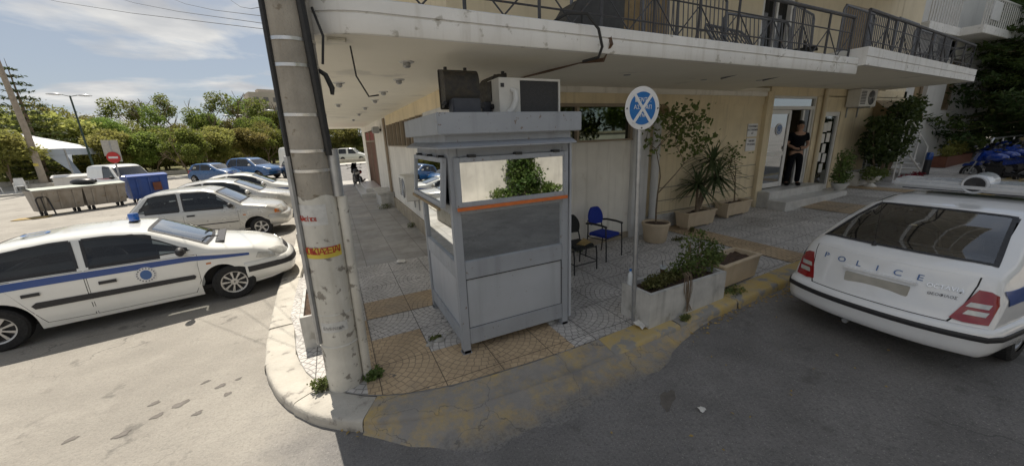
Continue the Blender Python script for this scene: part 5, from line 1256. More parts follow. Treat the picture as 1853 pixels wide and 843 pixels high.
# old silver three door hatchback
PR = Car(3.60,.80,(.62,2.92),.275,
  [(-.2,.5),(0,.58),(.02,.82),(.06,.92),(.14,1.0),(.48,1.36),(.70,1.43),(1.2,1.46),(1.75,1.45),(1.98,1.39),(2.62,.99),(2.72,.965),(3.2,.885),(3.42,.82),(3.53,.7),(3.60,.5),(3.8,.45)],
  [(-.2,.48),(0,.55),(.08,.86),(.5,.9),(1.5,.90),(2.6,.885),(3.2,.81),(3.5,.68),(3.6,.46)],
  [(0,.3),(.4,.24),(1,.2),(3,.2),(3.4,.24),(3.6,.3)],
  [(-.2,.9),(0,.93),(.15,.97),(.6,1),(2.7,1),(3.2,.96),(3.45,.9),(3.6,.8)], .30, (.13,.1))
pr = plain_car('hatchback', 'old silver three door hatchback parked behind the police hatchback with blue beacon', 'car', PR, 'car_silver', (-5.02,12.98,0), 0,
  [[(.30,.95),(.60,1.31),(1.16,1.355),(1.18,.935)],[(1.30,.93),(1.28,1.355),(1.86,1.345),(2.40,.945)]],
  (2.04,2.56,.56,.66), (.16,.48,.62,.52), doors=[[(1.25,.26),(2.45,.26),(2.5,.4),(2.5,.88),(1.25,.90)]], handles=((1.42,.78),), mirror=(2.3,.93,'trim_black'))
for s_ in (1,-1):
    PR.side('side_moulding', rect(.95,2.48,.50,.525), .012, 'trim_black', pr, (s_,), n=14); PR.side('turn_lamp', rect(2.62,2.70,.66,.69), .008, 'lamp_amber', pr, (s_,), n=4)
    PR.endp('headlight', [(s_*a,z) for a,z in ((.40,.66),(.70,.66),(.70,.77),(.40,.78))], .012, 'lamp_clear', pr, False)
    PR.side('headlight', rect(3.40,3.52,.64,.74), .01, 'lamp_amber', pr, (s_,), n=5)
PR.band('front_bumper', [(.28,-.02),(.33,.02),(.45,.04),(.56,.035),(.60,0)], False, 3.25, .015, 'car_silver', pr); PR.band('rear_bumper', [(.3,-.02),(.35,.03),(.5,.035),(.58,0)], True, .35, .012, 'car_silver', pr)
# pearl saloon, and a police saloon made with the same kind of body
def saloon(): return Car(4.55,.875,(.98,3.60),.315,
  [(-.2,.5),(0,.56),(.03,.88),(.10,1.04),(.5,1.09),(.70,1.12),(1.35,1.40),(1.9,1.475),(2.35,1.455),(2.65,1.38),(3.45,1.02),(3.60,.99),(4.15,.86),(4.38,.74),(4.50,.6),(4.55,.45),(4.8,.4)],
  [(-.2,.48),(0,.53),(.10,.9),(.5,.97),(1.5,.96),(3.4,.92),(4.15,.80),(4.45,.62),(4.55,.42)],
  [(0,.3),(.5,.24),(1,.2),(3.6,.2),(4.2,.22),(4.55,.28)],
  [(-.2,.84),(0,.88),(.2,.94),(.6,.98),(1.1,1),(3.5,1),(4.0,.95),(4.3,.88),(4.55,.72)], .42, (.30,.16))
SW = [[(.98,1.05),(1.36,1.27),(1.72,1.355),(1.78,1.355),(1.80,.985)],[(1.88,.98),(1.86,1.36),(2.35,1.36),(2.66,1.27),(3.18,.955)]]
SA = saloon()
sa = plain_car('saloon_car', 'pearl white saloon parked beyond the old silver hatchback', 'car', SA, 'car_pearl', (-5.80,15.75,0), R_(1.5), SW, (2.68,3.42,.56,.70), (.74,1.32,.62,.52),
  doors=[[(1.42,.28),(1.86,.26),(1.86,.94),(1.0,.95),(1.2,.70)],[(1.89,.26),(3.1,.26),(3.2,.45),(3.2,.90),(1.89,.94)]], handles=((1.45,.85),(2.1,.85)), mirror=(3.0,.98,'car_white'), lamps=([(.40,.68),(.48,.62),(.72,.66),(.76,.76),(.66,.79)], [(.5,.78),(.78,.76),(.8,.92),(.55,.94)]))
for s_ in (1,-1): SA.side('headlight', [(4.05,.73),(4.26,.63),(4.36,.66),(4.30,.74),(4.06,.78)], .01, 'lamp_clear', sa, (s_,), n=8)
SA.band('front_bumper', [(.26,-.02),(.3,.01),(.42,.025),(.55,.02),(.6,0)], False, 3.98, .01, 'car_pearl', sa)
SP = saloon()
sp_ = plain_car('police_car', 'white police saloon with blue stripe and roof lamp beyond the pearl saloon', 'police car', SP, 'car_white', (-5.75,18.75,0), R_(1), SW, (2.68,3.42,.56,.70), (.74,1.32,.62,.52),
  doors=[[(1.42,.28),(1.86,.26),(1.86,.94),(1.0,.95),(1.2,.70)],[(1.89,.26),(3.1,.26),(3.2,.45),(3.2,.90),(1.89,.94)]], handles=((1.45,.74),(2.1,.74)), mirror=(3.0,.98,'car_white'), lamps=([(.40,.68),(.48,.62),(.72,.66),(.76,.76),(.66,.79)], [(.5,.78),(.78,.76),(.8,.92),(.55,.94)]))
for s_ in (1,-1): SP.side('blue_stripe', [(.2,.80),(.2,.92),(1.5,.90),(3.1,.87),(4.1,.76),(4.1,.70),(3,.77),(1.5,.79)], .0075, 'stripe_blue', sp_, (s_,), n=30)
MB().box(1.85,-.5,1.49,2.05,.5,1.56).build('light_bar', 'beacon_blue', sp_, bevel=.02)
# farther cars
CL = Car(3.75,.81,(.62,3.05),.28,
  [(-.2,.5),(0,.58),(.03,.85),(.10,.98),(.42,1.33),(.75,1.41),(1.4,1.43),(1.8,1.40),(2.05,1.33),(2.75,.98),(2.9,.95),(3.35,.82),(3.6,.68),(3.75,.48),(3.9,.4)],
  [(-.2,.48),(0,.55),(.1,.88),(.5,.92),(1.5,.91),(2.75,.88),(3.35,.76),(3.65,.6),(3.75,.44)],
  [(0,.3),(.4,.24),(1,.2),(3,.2),(3.5,.24),(3.75,.3)], [(-.2,.86),(0,.9),(.2,.95),(.6,1),(2.8,1),(3.3,.94),(3.6,.84),(3.75,.74)], .36, (.2,.14))
CW = [[(.42,.96),(.66,1.27),(1.2,1.33),(1.22,.945)],[(1.32,.94),(1.30,1.33),(1.82,1.31),(2.45,.94)]]
plain_car('hatchback', 'dark blue hatchback with bright windscreen parked across the far lane', 'car', CL, 'car_blue', (-9.7,36.2,0), R_(-33), CW, (2.1,2.72,.56,.66), (.14,.42,.6,.52), mirror=(2.35,.93,'car_blue'), lamps=([(.4,.66),(.7,.66),(.7,.78),(.4,.76)], [(.6,.7),(.76,.7),(.76,.95),(.62,.95)]))
SV = Car(4.3,.88,(.8,3.4),.34,
  [(-.2,.6),(0,.7),(.03,.98),(.12,1.12),(.42,1.55),(.7,1.66),(1.5,1.70),(2.2,1.66),(2.5,1.56),(3.15,1.12),(3.3,1.08),(3.95,.97),(4.2,.82),(4.3,.6),(4.5,.5)],
  [(-.2,.58),(0,.66),(.12,1.02),(.5,1.08),(3.2,1.03),(3.9,.92),(4.2,.76),(4.3,.55)], [(0,.38),(.5,.3),(1,.27),(3.5,.27),(4,.3),(4.3,.38)], [(-.2,.88),(0,.92),(.2,.96),(.6,1),(3.4,1),(3.9,.95),(4.15,.88),(4.3,.8)], .34, (.18,.12))
VW = [[(.42,1.12),(.68,1.5),(1.3,1.57),(1.32,1.1)],[(1.42,1.1),(1.4,1.57),(2.25,1.53),(2.85,1.09)]]
plain_car('suv', 'blue off road car with roof rails parked beyond the blue hatchback', 'car', SV, 'car_blue', (-7.4,36.6,0), R_(-38), VW, (2.56,3.1,.58,.7), (.16,.42,.62,.55), mirror=(2.7,1.1,'car_white'), lamps=([(.42,.78),(.72,.78),(.72,.9),(.42,.9)], [(.6,.8),(.78,.8),(.78,1.1),(.64,1.1)]))
plain_car('hatchback', 'dark navy hatchback half hidden behind the concrete pole', 'car', CL, 'car_navy', (-3.2,34.6,0), R_(-62), CW, (2.1,2.72,.56,.66), (.14,.42,.6,.52), mirror=(2.35,.93,'car_navy'), lamps=([(.4,.66),(.7,.66),(.7,.78),(.4,.76)], [(.6,.7),(.76,.7),(.76,.95),(.62,.95)]))
KG = Car(4.0,.83,(.75,3.35),.29,
  [(-.2,1.2),(0,1.4),(.03,1.66),(.12,1.76),(.5,1.81),(1.8,1.81),(2.2,1.77),(2.4,1.68),(2.95,1.17),(3.1,1.10),(3.6,.95),(3.9,.78),(4.0,.5),(4.2,.4)],
  [(-.2,.9),(0,1.0),(.2,1.05),(3.0,1.0),(3.6,.86),(3.9,.66),(4.0,.45)], [(0,.32),(.5,.26),(1,.22),(3.4,.22),(3.8,.25),(4,.32)], [(-.2,.95),(0,.97),(.3,1),(3,1),(3.5,.95),(3.85,.86),(4,.78)], .14, (.18,.05))
plain_car('panel_van', 'small white panel van parked behind the blue rubbish bin', 'van', KG, 'car_white', (-12.5,30.5,0), R_(-44), [[(1.62,1.08),(1.60,1.62),(2.25,1.6),(2.72,1.07)]], (2.42,2.92,.62,.70), None, doors=[[(1.55,.3),(2.8,.3),(2.85,1.0),(1.55,1.03)]], mirror=(2.62,1.08,'trim_black'), lamps=([(.42,.70),(.72,.70),(.72,.84),(.42,.82)], [(.7,.7),(.79,.7),(.79,1.1),(.72,1.1)]))
VN = Car(5.0,.97,(1.0,4.1),.33,
  [(-.2,1.8),(0,1.95),(.03,2.15),(.15,2.28),(.6,2.32),(3.2,2.32),(3.6,2.25),(4.4,1.35),(4.5,1.28),(4.85,1.05),(5,.6),(5.2,.5)],
  [(-.2,1.1),(0,1.2),(3.6,1.2),(4.5,1.1),(4.85,.9),(5,.55)], [(0,.36),(5,.36)], [(-.2,.96),(0,.97),(.3,1),(4.2,1),(4.8,.9),(5,.82)], .12, (.2,.05))
plain_car('delivery_van', 'tall white delivery van far down the street left of the pole', 'van', VN, 'car_white', (-4.7,47.5,0), R_(-35), [[(3.0,1.28),(3.0,1.95),(3.55,1.9),(4.1,1.25)]], (3.7,4.3,.7,.85), None, mirror=(3.9,1.3,'trim_black'))
plain_car('minivan', 'white minibus far away seen under the balcony slab behind the motorcycle', 'van', KG, 'car_white', (.9,58.0,0), R_(-20), [[(.3,1.1),(.3,1.62),(1.3,1.64),(1.3,1.08)],[(1.62,1.08),(1.60,1.62),(2.25,1.6),(2.72,1.07)]], (2.42,2.92,.62,.70), None, mirror=(2.62,1.08,'trim_black'))
# ------------------------------------------------------------------ motorcycles
def motorcycle(name, label, loc, rz, body, group=None, box=False):
    t = thing(name, label, 'motorcycle', loc, rz, group)         # faces +x, leaning a little on its stand
    for x in (-.68,.72):
        w_ = bpy.data.objects.new('wheel', None); C.objects.link(w_); w_.parent = t; w_.location = (x,0,.3)
        rows = [[((.255+.05*math.cos(a))*math.cos(p), .06*math.sin(a), (.255+.05*math.cos(a))*math.sin(p)) for a in np.linspace(0,2*math.pi,9)[:-1]] for p in np.linspace(0,2*math.pi,25)]
        MB().grid(rows, closed=True).build('tyre', 'rubber', w_)
        b = MB().lathe([(.19,-.03),(.215,-.035),(.215,.035),(.19,.03)], n=20, axis='y').cyl((0,-.06,0),(0,.06,0),.03,n=8)
        for k in range(6): a = math.pi*k/3; b.cyl((0,0,0),(.2*math.cos(a),0,.2*math.sin(a)),.014,n=5)
        b.build('rim', 'galv', w_)
    for s_ in (-.09,.09): MB().tube([(.72,s_,.3),(.58,s_,.65),(.48,s_,.95)], .022, 7).build('fork', 'steel', t)
    MB().cbox((.02,0,.42),(.5,.3,.34)).cbox((.1,0,.62),(.3,.26,.12)).build('engine', 'trim_black', t, bevel=.04)
    MB().tube([(-.68,.1,.3),(-.2,.12,.42),(.2,.1,.75),(.45,0,.85)], .03, 6).tube([(-.68,-.1,.3),(-.2,-.12,.42),(.2,-.1,.75),(.45,0,.85)], .03, 6).build('frame', 'black_metal', t)
    MB().ell((.16,0,.84), (.30,.155,.14), 16, 10).build('tank', body, t)
    rows = [[(x, y*w_, z+.02*(1-abs(y))) for y in (-1,-.6,0,.6,1)] for x,w_,z in ((-.12,.10,.82),(-.3,.14,.80),(-.5,.13,.84),(-.72,.10,.90),(-.82,.06,.93))]
    MB().grid(rows).build('seat', 'black_fabric', t); MB().hexa([(-.9,-.06,.78),(-.1,-.11,.62),(-.1,.11,.62),(-.9,.06,.78)],[(-.9,-.07,.90),(-.1,-.12,.80),(-.1,.12,.80),(-.9,.07,.90)]).build('tail', body, t, bevel=.02)
    MB().box(-.93,-.05,.80,-.9,.05,.86).build('tail_light', 'lamp_red', t)
    MB().tube([(.42,-.38,.98),(.47,-.2,1.02),(.47,.2,1.02),(.42,.38,.98)], .014, 6).cyl((.42,-.40,.98),(.44,-.28,1.0),.02,n=7).cyl((.42,.40,.98),(.44,.28,1.0),.02,n=7).build('handlebar', 'trim_black', t)
    MB().ell((.58,0,.88), (.10,.12,.12), 14, 8).build('headlight', 'lamp_clear', t)
    MB().hexa([(.5,-.2,.70),(.72,-.08,.74),(.72,.08,.74),(.5,.2,.70)],[(.38,-.18,1.05),(.62,-.1,.98),(.62,.1,.98),(.38,.18,1.05)]).build('fairing', body, t, bevel=.03)
    rows = [[(.60-.12*k, y*(1-.1*k), .98+.12*k) for y in (-.17,-.08,0,.08,.17)] for k in (0,1,2,2.6)]; MB().grid(rows).build('windshield', 'mirror_dark', t)
    MB().hexa([(.5,-.06,.58),(1.0,-.05,.50),(1.0,.05,.50),(.5,.06,.58)],[(.5,-.07,.66),(.96,-.06,.60),(.96,.06,.60),(.5,.07,.66)]).build('front_mudguard', body, t, bevel=.02)
    MB().tube([(.2,-.16,.25),(-.3,-.17,.27),(-.85,-.18,.42)], [.03,.04,.05], 8).build('exhaust', 'galv', t)
    for s_ in (-1,1): MB().cyl((.44,s_*.3,1.0),(.46,s_*.36,1.16),.006,n=5).ell((.46,s_*.38,1.18),(.02,.06,.04),10,6).build('mirror', 'trim_black', t)
    MB().cyl((-.1,.1,.28),(-.16,.3,.01),.012,n=6).build('stand', 'black_metal', t)
    if box: MB().box(-1.05,-.2,.95,-.65,.2,1.25).build('top_box', body, t, bevel=.05)
    return t
motorcycle('motorcycle', 'black motorcycle parked by the red door under the slab', (1.12,22.2,PZ), R_(100), 'bag_black')
MB_G = 'police motorcycles at the right edge'
for k,(x,y,r,lab) in enumerate(((18.8,3.5,62,'blue and white police motorcycle nearest the bollard at the right edge'),(19.6,3.45,70,'blue police motorcycle second in the row behind the police liftback'),(20.4,3.4,58,'blue police motorcycle third in the row at the right edge'),(21.2,3.4,66,'blue police motorcycle farthest in the row by the metal rail'))):
    motorcycle('motorcycle', lab, (x,y,gz(x)-.12), R_(r), 'moto_blue', MB_G, k%2 == 0)
# ------------------------------------------------------------------ the police officer in the doorway
def skin_mesh(name, verts, edges, radii, m, parent, root=0, sub=2):
    me = bpy.data.meshes.new(name); me.from_pydata(verts, edges, []); o = bpy.data.objects.new(name, me); C.objects.link(o)
    md = o.modifiers.new('skin','SKIN'); md.use_smooth_shade = True
    for i, r in enumerate(radii):
        sv = me.skin_vertices[0].data[i]; sv.radius = r if isinstance(r, tuple) else (r,r); sv.use_root = i == root
    s_ = o.modifiers.new('sub','SUBSURF'); s_.levels = sub; s_.render_levels = sub
    bpy.context.view_layer.update()
    me2 = bpy.data.meshes.new_from_object(o.evaluated_get(bpy.context.evaluated_depsgraph_get())); bpy.data.objects.remove(o); bpy.data.meshes.remove(me)
    me2.materials.clear(); me2.materials.append(M[m]); me2.name = name; me2.polygons.foreach_set('use_smooth', [True]*len(me2.polygons))
    o = bpy.data.objects.new(name, me2); C.objects.link(o)
    if parent: o.parent = parent
    return o
pe = thing('person', 'officer in dark uniform standing with folded hands in the entrance doorway', 'person', (11.98,5.88,.82), R_(-38))
# faces -y
V = [(0,0,.95),(0,0,1.1),(0,-.01,1.3),(0,.0,1.45),(0,-.01,1.52),(0,-.03,1.60),(0,-.03,1.70),(0,-.02,1.76),
     (-.1,0,.90),(-.12,-.01,.50),(-.14,.02,.09),(-.15,-.11,.04),(.1,0,.90),(.12,-.02,.50),(.14,.02,.09),(.15,-.11,.04),
     (-.19,0,1.43),(-.26,.0,1.17),(-.13,-.2,1.06),(-.04,-.25,1.05),(.19,0,1.43),(.26,.0,1.17),(.13,-.2,1.08),(.04,-.25,1.09)]
E_ = [(0,1),(1,2),(2,3),(3,4),(4,5),(5,6),(6,7),(0,8),(8,9),(9,10),(10,11),(0,12),(12,13),(13,14),(14,15),(3,16),(16,17),(17,18),(18,19),(3,20),(20,21),(21,22),(22,23)]
Rd = [(.15,.11),(.14,.10),(.17,.11),(.13,.085),.055,(.075,.09),(.078,.095),(.05,.06),.085,.058,.042,(.045,.035),.085,.058,.042,(.045,.035),.06,.045,.033,.035,.06,.045,.033,.035]
body = skin_mesh('body', V, E_, Rd, 'skin', pe)
# hands: five separate fingers each, folded over one another
for s_ in (-1,1):
    for k in range(4):
        p = (s_*.03,-.265,1.045+.018*k+(.02 if s_ > 0 else 0)); fv = [p,(p[0]-s_*.035,-.285,p[2]-.004),(p[0]-s_*(.06+.006*(k in (1,2))),-.278,p[2]-.012)]
        skin_mesh('finger', fv, [(0,1),(1,2)], [.010,.009,.008], 'skin', body, sub=1)
    skin_mesh('thumb', [(s_*.05,-.25,1.09),(s_*.025,-.28,1.12),(s_*.005,-.285,1.12)], [(0,1),(1,2)], [.012,.010,.009], 'skin', body, sub=1)
sh = skin_mesh('shirt', [(0,0,.93),V[1],V[2],V[3],(0,-.01,1.515),V[16],(-.235,0,1.24),V[20],(.235,0,1.24)], [(0,1),(1,2),(2,3),(3,4),(3,5),(5,6),(3,7),(7,8)], [(.175,.135),(.165,.122),(.19,.13),(.15,.105),.068,.075,.066,.075,.066], 'uniform', pe)
tr_ = skin_mesh('trousers', [(0,0,1.0),(0,0,.93),(-.1,0,.88),(-.12,-.01,.50),(-.14,.02,.07),(.1,0,.88),(.12,-.02,.50),(.14,.02,.07)], [(0,1),(1,2),(2,3),(3,4),(1,5),(5,6),(6,7)], [(.158,.118),(.16,.125),.105,.078,.068,.105,.078,.068], 'uniform', pe, 1)
MB().lathe([(.168,.99),(.172,1.0),(.172,1.035),(.168,1.045)], n=24).xf(Matrix.Diagonal((1,.78,1,1))).build('belt', 'bag_black', pe)
for s_ in (-1,1): MB().ell((s_*.145,-.05,.045), (.05,.13,.05), 14, 8).build('shoe', 'bag_black', pe)
MB().ell((0,.0,1.735), (.088,.105,.085), 18, 12).ell((0,.03,1.67), (.085,.075,.09), 14, 8).build('hair', 'hair', pe)
MB().ell((0,-.125,1.66), (.014,.018,.024), 8, 6).build('nose', 'skin', body)
for s_ in (-1,1): MB().ell((s_*.032,-.112,1.685), (.013,.01,.008), 8, 5).build('eye', 'hair', body); MB().ell((s_*.082,-.03,1.665), (.012,.02,.032), 8, 6).build('ear', 'skin', body)
MB().ell((0,-.112,1.615), (.026,.008,.007), 8, 5).build('mouth', 'red_print', body)
# ------------------------------------------------------------------ balcony things
def barrier(loc, rz, label, tilt=0, L=1.9, h=1.0):
    t = thing('crowd_barrier', label, 'barrier', loc, rz, 'steel crowd barriers stored on the balconies'); t.rotation_euler = (tilt,0,rz)
    MB().tube([(0,0,.05),(0,0,h-.08),(.08,0,h),(L-.08,0,h),(L,0,h-.08),(L,0,.05)], .021, 8).cyl((0,0,.16),(L,0,.16),.018,n=8).build('frame', 'barrier_metal', t)
    b = MB(); n = int(L/.105)
    for k in range(1,n): b.cyl((L*k/n,0,.16),(L*k/n,0,h),.009,n=6)
    b.build('bars', 'barrier_metal', t)
    for x in (.3,L-.3): MB().cyl((x,-.25,.02),(x,.25,.02),.016,n=6).cyl((x,0,.02),(x,0,.16),.016,n=6).build('foot', 'barrier_metal', t)
    return t
barrier((3.0,4.25,3.5), .0, 'steel barrier standing near the cable loop on the main balcony')
barrier((4.05,4.05,3.5), .06, 'second steel barrier overlapping the first on the main balcony', -.06)
barrier((6.0,4.2,3.35), -.03, 'low steel barrier with rounded corners left of the balcony door', -.1, 1.75, .95)
barrier((5.5,3.85,3.5), .1, 'steel barrier leaning low behind the railing on the main balcony', -.6, 1.2, .7)
barrier((8.6,4.6,3.55), .2, 'steel barrier by the step between the two balconies', -.05, 1.3, 1.25)
for k in range(5): barrier((9.1+1.35*k,4.05+.08*k,3.72), .07, ('first','second','third','fourth','last')[k]+' steel barrier from the left along the right hand balcony', -.04*(k%2), 1.5, .95+.04*(k%3))
t = thing('cabinet', 'dark grey box standing on the main balcony above the cable loop', 'cabinet', (2.75,4.3,3.6)); MB().hexa([(-.1,-.2,0),(1.0,-.2,0),(1.0,.2,0),(-.1,.2,0)],[(.25,-.2,.5),(1.0,-.2,.75),(1.0,.2,.75),(.25,.2,.5)]).build('casing', 'gate_dark', t, bevel=.01); MB().box(.3,-.215,.1,.9,-.2,.4).build('door', 'gate_dark', t)
t = thing('folded_chair', 'black metal chair folded at the corner end of the main balcony', 'chair', (7.9,4.0,3.6), .4)
for k in range(4): MB().tube([(k*.14,0,0),(k*.14+.1,0,.28),(k*.14+.35,.05,.42),(k*.14+.5,.05,.15)], .014, 6).build('tube_frame', 'black_metal', t)
MB().box(.2,-.15,.25,.6,.2,.28).build('seat', 'black_fabric', t)
t = thing('folded_table', 'dark folded table tilted against the balcony railing', 'table', (5.05,4.0,3.52), -.05); MB().hexa([(0,0,.0),(1.15,0,.0),(1.15,.45,.1),(0,.45,.1)],[(0.0,0,.03),(1.15,0,.03),(1.15,.45,.26),(.35,.45,.26)]).build('top', 'gate_dark', t); MB().tube([(.1,.2,.0),(.1,.2,-.02),(.12,.1,.4),(.3,.1,.42)], .02, 6).build('leg', 'barrier_metal', t)
# ------------------------------------------------------------------ plants and things right of the doors
def urn(loc, label, seed, n=700, h=.75, w=.22):
    t = thing('urn', label+' white urn', 'plant pot', loc, 0, 'white urns by the entrance')
    MB().lathe([(.002,0),(.13,0),(.14,.04),(.08,.09),(.07,.12),(.16,.2),(.20,.3),(.22,.33),(.2,.34),(.002,.3)], n=20).build('bowl', 'urn_white', t); MB().box(-.12,-.12,-.02,.12,.12,.02).build('foot', 'urn_white', t)
    return t
x=13.3; urn((13.25,5.25,gz(x)+PZ), 'squat footed urn at the foot of the steps,', 1); bush('upright_shrub', 'upright leafy shrub in the white urn nearest the entrance steps', (13.25,5.25,gz(x)+PZ+.28), 1500, [(-.12,0,.35),(-.15,0,.75),(.1,0,.4),(.2,0,.7),(0,0,.2)], [(.2,.18,.3),(.14,.14,.3),(.2,.18,.3),(.18,.18,.3),(.3,.25,.18)], .06, 'leaf_pot', 50)
urn((15.1,5.2,gz(15)+PZ), 'low wide urn under the bright green shrub,', 2); bush('leafy_shrub', 'low bright green shrub spilling over the second white urn', (15.1,5.2,gz(15)+PZ+.25), 900, [(0,0,.15),(.3,0,.1),(-.3,0,.2),(.6,0,.12)], [(.35,.25,.25),(.3,.25,.18),(.25,.2,.25),(.3,.2,.15)], .07, 'leaf_pot', 51)
trough('planter', 'white planter trough under the big dark bush right of the side door', (14.9,5.45,gz(15)+PZ), 0, 1.3, .4, .45, 'urn_white', .04)
bush('big_bush', 'big dark glossy bush rising in front of the wall right of the side door', (15.9,5.3,gz(15.9)+PZ+.3), 5200, [(-1.0,0,1.0),(-.6,0,1.5),(0,0,1.3),(.3,0,1.9),(.7,0,1.7),(1.2,.1,2.0),(1.7,.1,2.15),(1.5,.1,1.5),(.3,0,.7),(-.4,0,.6),(.9,0,1.1),(2.0,.1,1.8),(-1.2,0,1.6)], [(.4,.35,.4),(.4,.35,.35),(.5,.4,.45),(.4,.35,.35),(.45,.4,.4),(.4,.35,.35),(.35,.3,.28),(.4,.3,.35),(.6,.4,.4),(.45,.35,.35),(.5,.4,.4),(.25,.25,.25),(.2,.2,.2)], .11, 'leaf_dark', 52, 'shrub', 16)
t = thing('bollard', 'short dark bollard with blue top at the kerb on the right', 'bollard', (18.5,5.0,gz(18.5)+.02))
MB().lathe([(.002,0),(.09,0),(.085,.62)], n=16).build('shaft', 'black_metal', t); MB().lathe([(.085,.62),(.09,.63),(.09,.82),(.07,.86),(.002,.87)], n=16).build('cap', 'stripe_blue', t)
t = thing('metal_stair', 'small white metal stair with handrail in front of the far window', 'stair', (18.6,5.1,gz(18.5)+PZ)); 
for k in range(5): MB().box(-.45-.42*k,0,.2*k+.18,-.0-.42*k,.75,.2*k+.215).build('tread', 'alu_white', t)
for y in (0,.75): MB().tube([(.05,y,0),(-1.9,y,.98),(-2.3,y,1.0)], .03, 6).tube([(-.1,y,.95),(-1.9,y,1.85),(-2.3,y,1.85)], .022, 6).build('stringer', 'alu_white', t)
b = MB()
for y in (0,.75):
    for x,z in ((-.1,0),(-1.0,.5),(-1.9,.0),(-2.3,0)): MB().cyl((x,y,z),(x,y,.95+.5*max(0,min(1.8,-x-.1))),.02,n=6).build('post', 'alu_white', t)
bush('red_flowers', 'bed of small red flowers at the foot of the white stair', (17.2,4.95,gz(17)+PZ), 300, [(0,0,.1),(.5,0,.1),(-.5,0,.1)], [(.35,.15,.12)]*3, .07, 'leaf_red', 53)
trough('planter', 'long terracotta planter with dry shrubs beyond the bollard', (20.6,5.1,gz(21)+PZ), 0, 2.6, .4, .4, 'terracotta', .03)
bush('dry_shrub', 'yellowish shrub in the terracotta planter beyond the bollard', (21.8,5.3,gz(21)+PZ+.35), 700, [(0,0,.3),(.6,0,.3),(-.6,0,.2)], [(.4,.25,.35),(.4,.25,.3),(.4,.2,.25)], .1, 'leaf_yellow', 54)
t = thing('guard_rail', 'low silver guard rail behind the police motorcycles', 'rail', (21.2,4.3,gz(22)+PZ)); MB().tube([(0,0,0),(0,0,.9),(.1,0,1.0),(5,0,1.0),(5,0,0)], .03, 8).cyl((0,0,.5),(5,0,.5),.02,n=6).build('rail', 'steel', t)
for x in (1.2,2.5,3.8): MB().cyl((x,0,0),(x,0,1.0),.025,n=6).build('post', 'steel', t)
# neighbouring house on the right
nb_ = thing('neighbour_house', 'white house with balcony beyond the police building on the right', 'building', (18.8,6.3,.5))
def nw(b, name, m, parent=None, **kw): return wb(b, name, m, nb_, parent, **kw)
nw(MB().box(18.8,6.3,.3,29,6.5,2.9).box(18.8,6.5,.3,19,14,9).box(18.8,6.3,2.9,20.2,6.5,5.5).box(21.4,6.3,2.9,23.2,6.5,5.5).box(24.6,6.3,2.9,29,6.5,5.5).box(20.2,6.3,4.9,24.6,6.5,5.5).box(18.8,6.7,5.7,30,6.9,9.5), 'wall', 'white_neigh')
nw(MB().box(18.8,6.25,2.62,27,6.3,2.72), 'ledge', 'white_neigh')
for xa in (20.2,23.2):
    f = nw(MB().box(xa,6.42,2.9,xa+.08,6.48,4.9).box(xa+1.12,6.42,2.9,xa+1.2,6.48,4.9).box(xa,6.43,4.8,xa+1.2,6.47,4.88).box(xa,6.43,2.9,xa+1.2,6.47,2.98), 'window', 'brown_frame'); nw(MB().box(xa,6.5,2.9,xa+1.4,6.52,4.9), 'shutter', 'awning_brown', f)
nw(MB().box(18.9,5.9,5.5,21.7,6.7,5.78).box(21.7,5.35,5.5,30,6.7,5.78), 'balcony_slab', 'fascia', bevel=.01)
b = MB()
for k in range(34): x = 21.75+.24*k; b.box(x,5.42,5.78,x+.03,5.45,6.7)
for k in range(12): x = 18.95+.23*k; b.box(x,5.95,5.78,x+.03,5.98,6.7)
b.box(21.7,5.41,6.7,30,5.46,6.76).box(18.9,5.94,6.7,21.7,5.99,6.76); nw(b, 'railing', 'alu_white')
nw(MB().box(22.3,5.38,6.0,23.2,5.41,6.6), 'sheet', 'white_sign')
t = thing('metal_gate', 'dark metal gate at the top of the drive beside the white wall', 'gate', (27.0,6.2,.95)); b = MB()
for k in range(14): b.cyl((k*.12,0,0),(k*.12,0,1.5),.015,n=5)
b.build('bars', 'gate_dark', t); MB().box(-.05,-.02,0,1.7,.02,.06).box(-.05,-.02,1.44,1.7,.02,1.5).build('frame', 'gate_dark', t)
# conifer and dark trees on the right
def conifer(name, label, loc, h, r, n, seed, lm='leaf_conifer', group=None, leaf=.22):
    random.seed(seed); g_ = np.random.default_rng(seed); t = thing(name, label, 'tree', loc, 0, group); b = MB(); P = []
    b.tube([(0,0,-.1),(.05,0,h*.5),(0,0,h)], [.03*h*.6,.02*h*.6,.01], 8)
    k = 0; z = h*.10
    while z < h*.97:
        q = 1-z/h
        for i in range(6):
            a = k*2.4+i*1.05+random.uniform(-.2,.2); l = r*(q**.8)*random.uniform(.75,1.1)+.15; e = (math.cos(a)*l, math.sin(a)*l, z-.02*l+.10*l*l/r)
            b.tube([(0,0,z),(e[0]*.6,e[1]*.6,z-.08*l),e], [.02*q+.008,.012,.004], 4)
            m_ = max(6,int(n*l/r/60))
            s = g_.random(m_)**.7; off = g_.normal(size=(m_,3))*np.array([.13,.13,.05])*(.4+l*.35)
            P += [(e[0]*s_+o[0], e[1]*s_+o[1], z-.08*l*math.sin(s_*3)+(e[2]-z)*s_+o[2]) for s_, o in zip(s, off)]
        z += h*.055; k += 1
    b.build('trunk', 'bark', t)
    global rng; rng = g_
    v, f = leaves(len(P), P, leaf, .4, 1.5, aspect=.35); MB().add(v, f).build('crown', lm, t, smooth=0, fix=False); return t
conifer('conifer', 'cedar with layered branches in front of the white house on the right', (25.6,4.3,gz(25)+.1), 7.2, 4.8, 24000, 5)
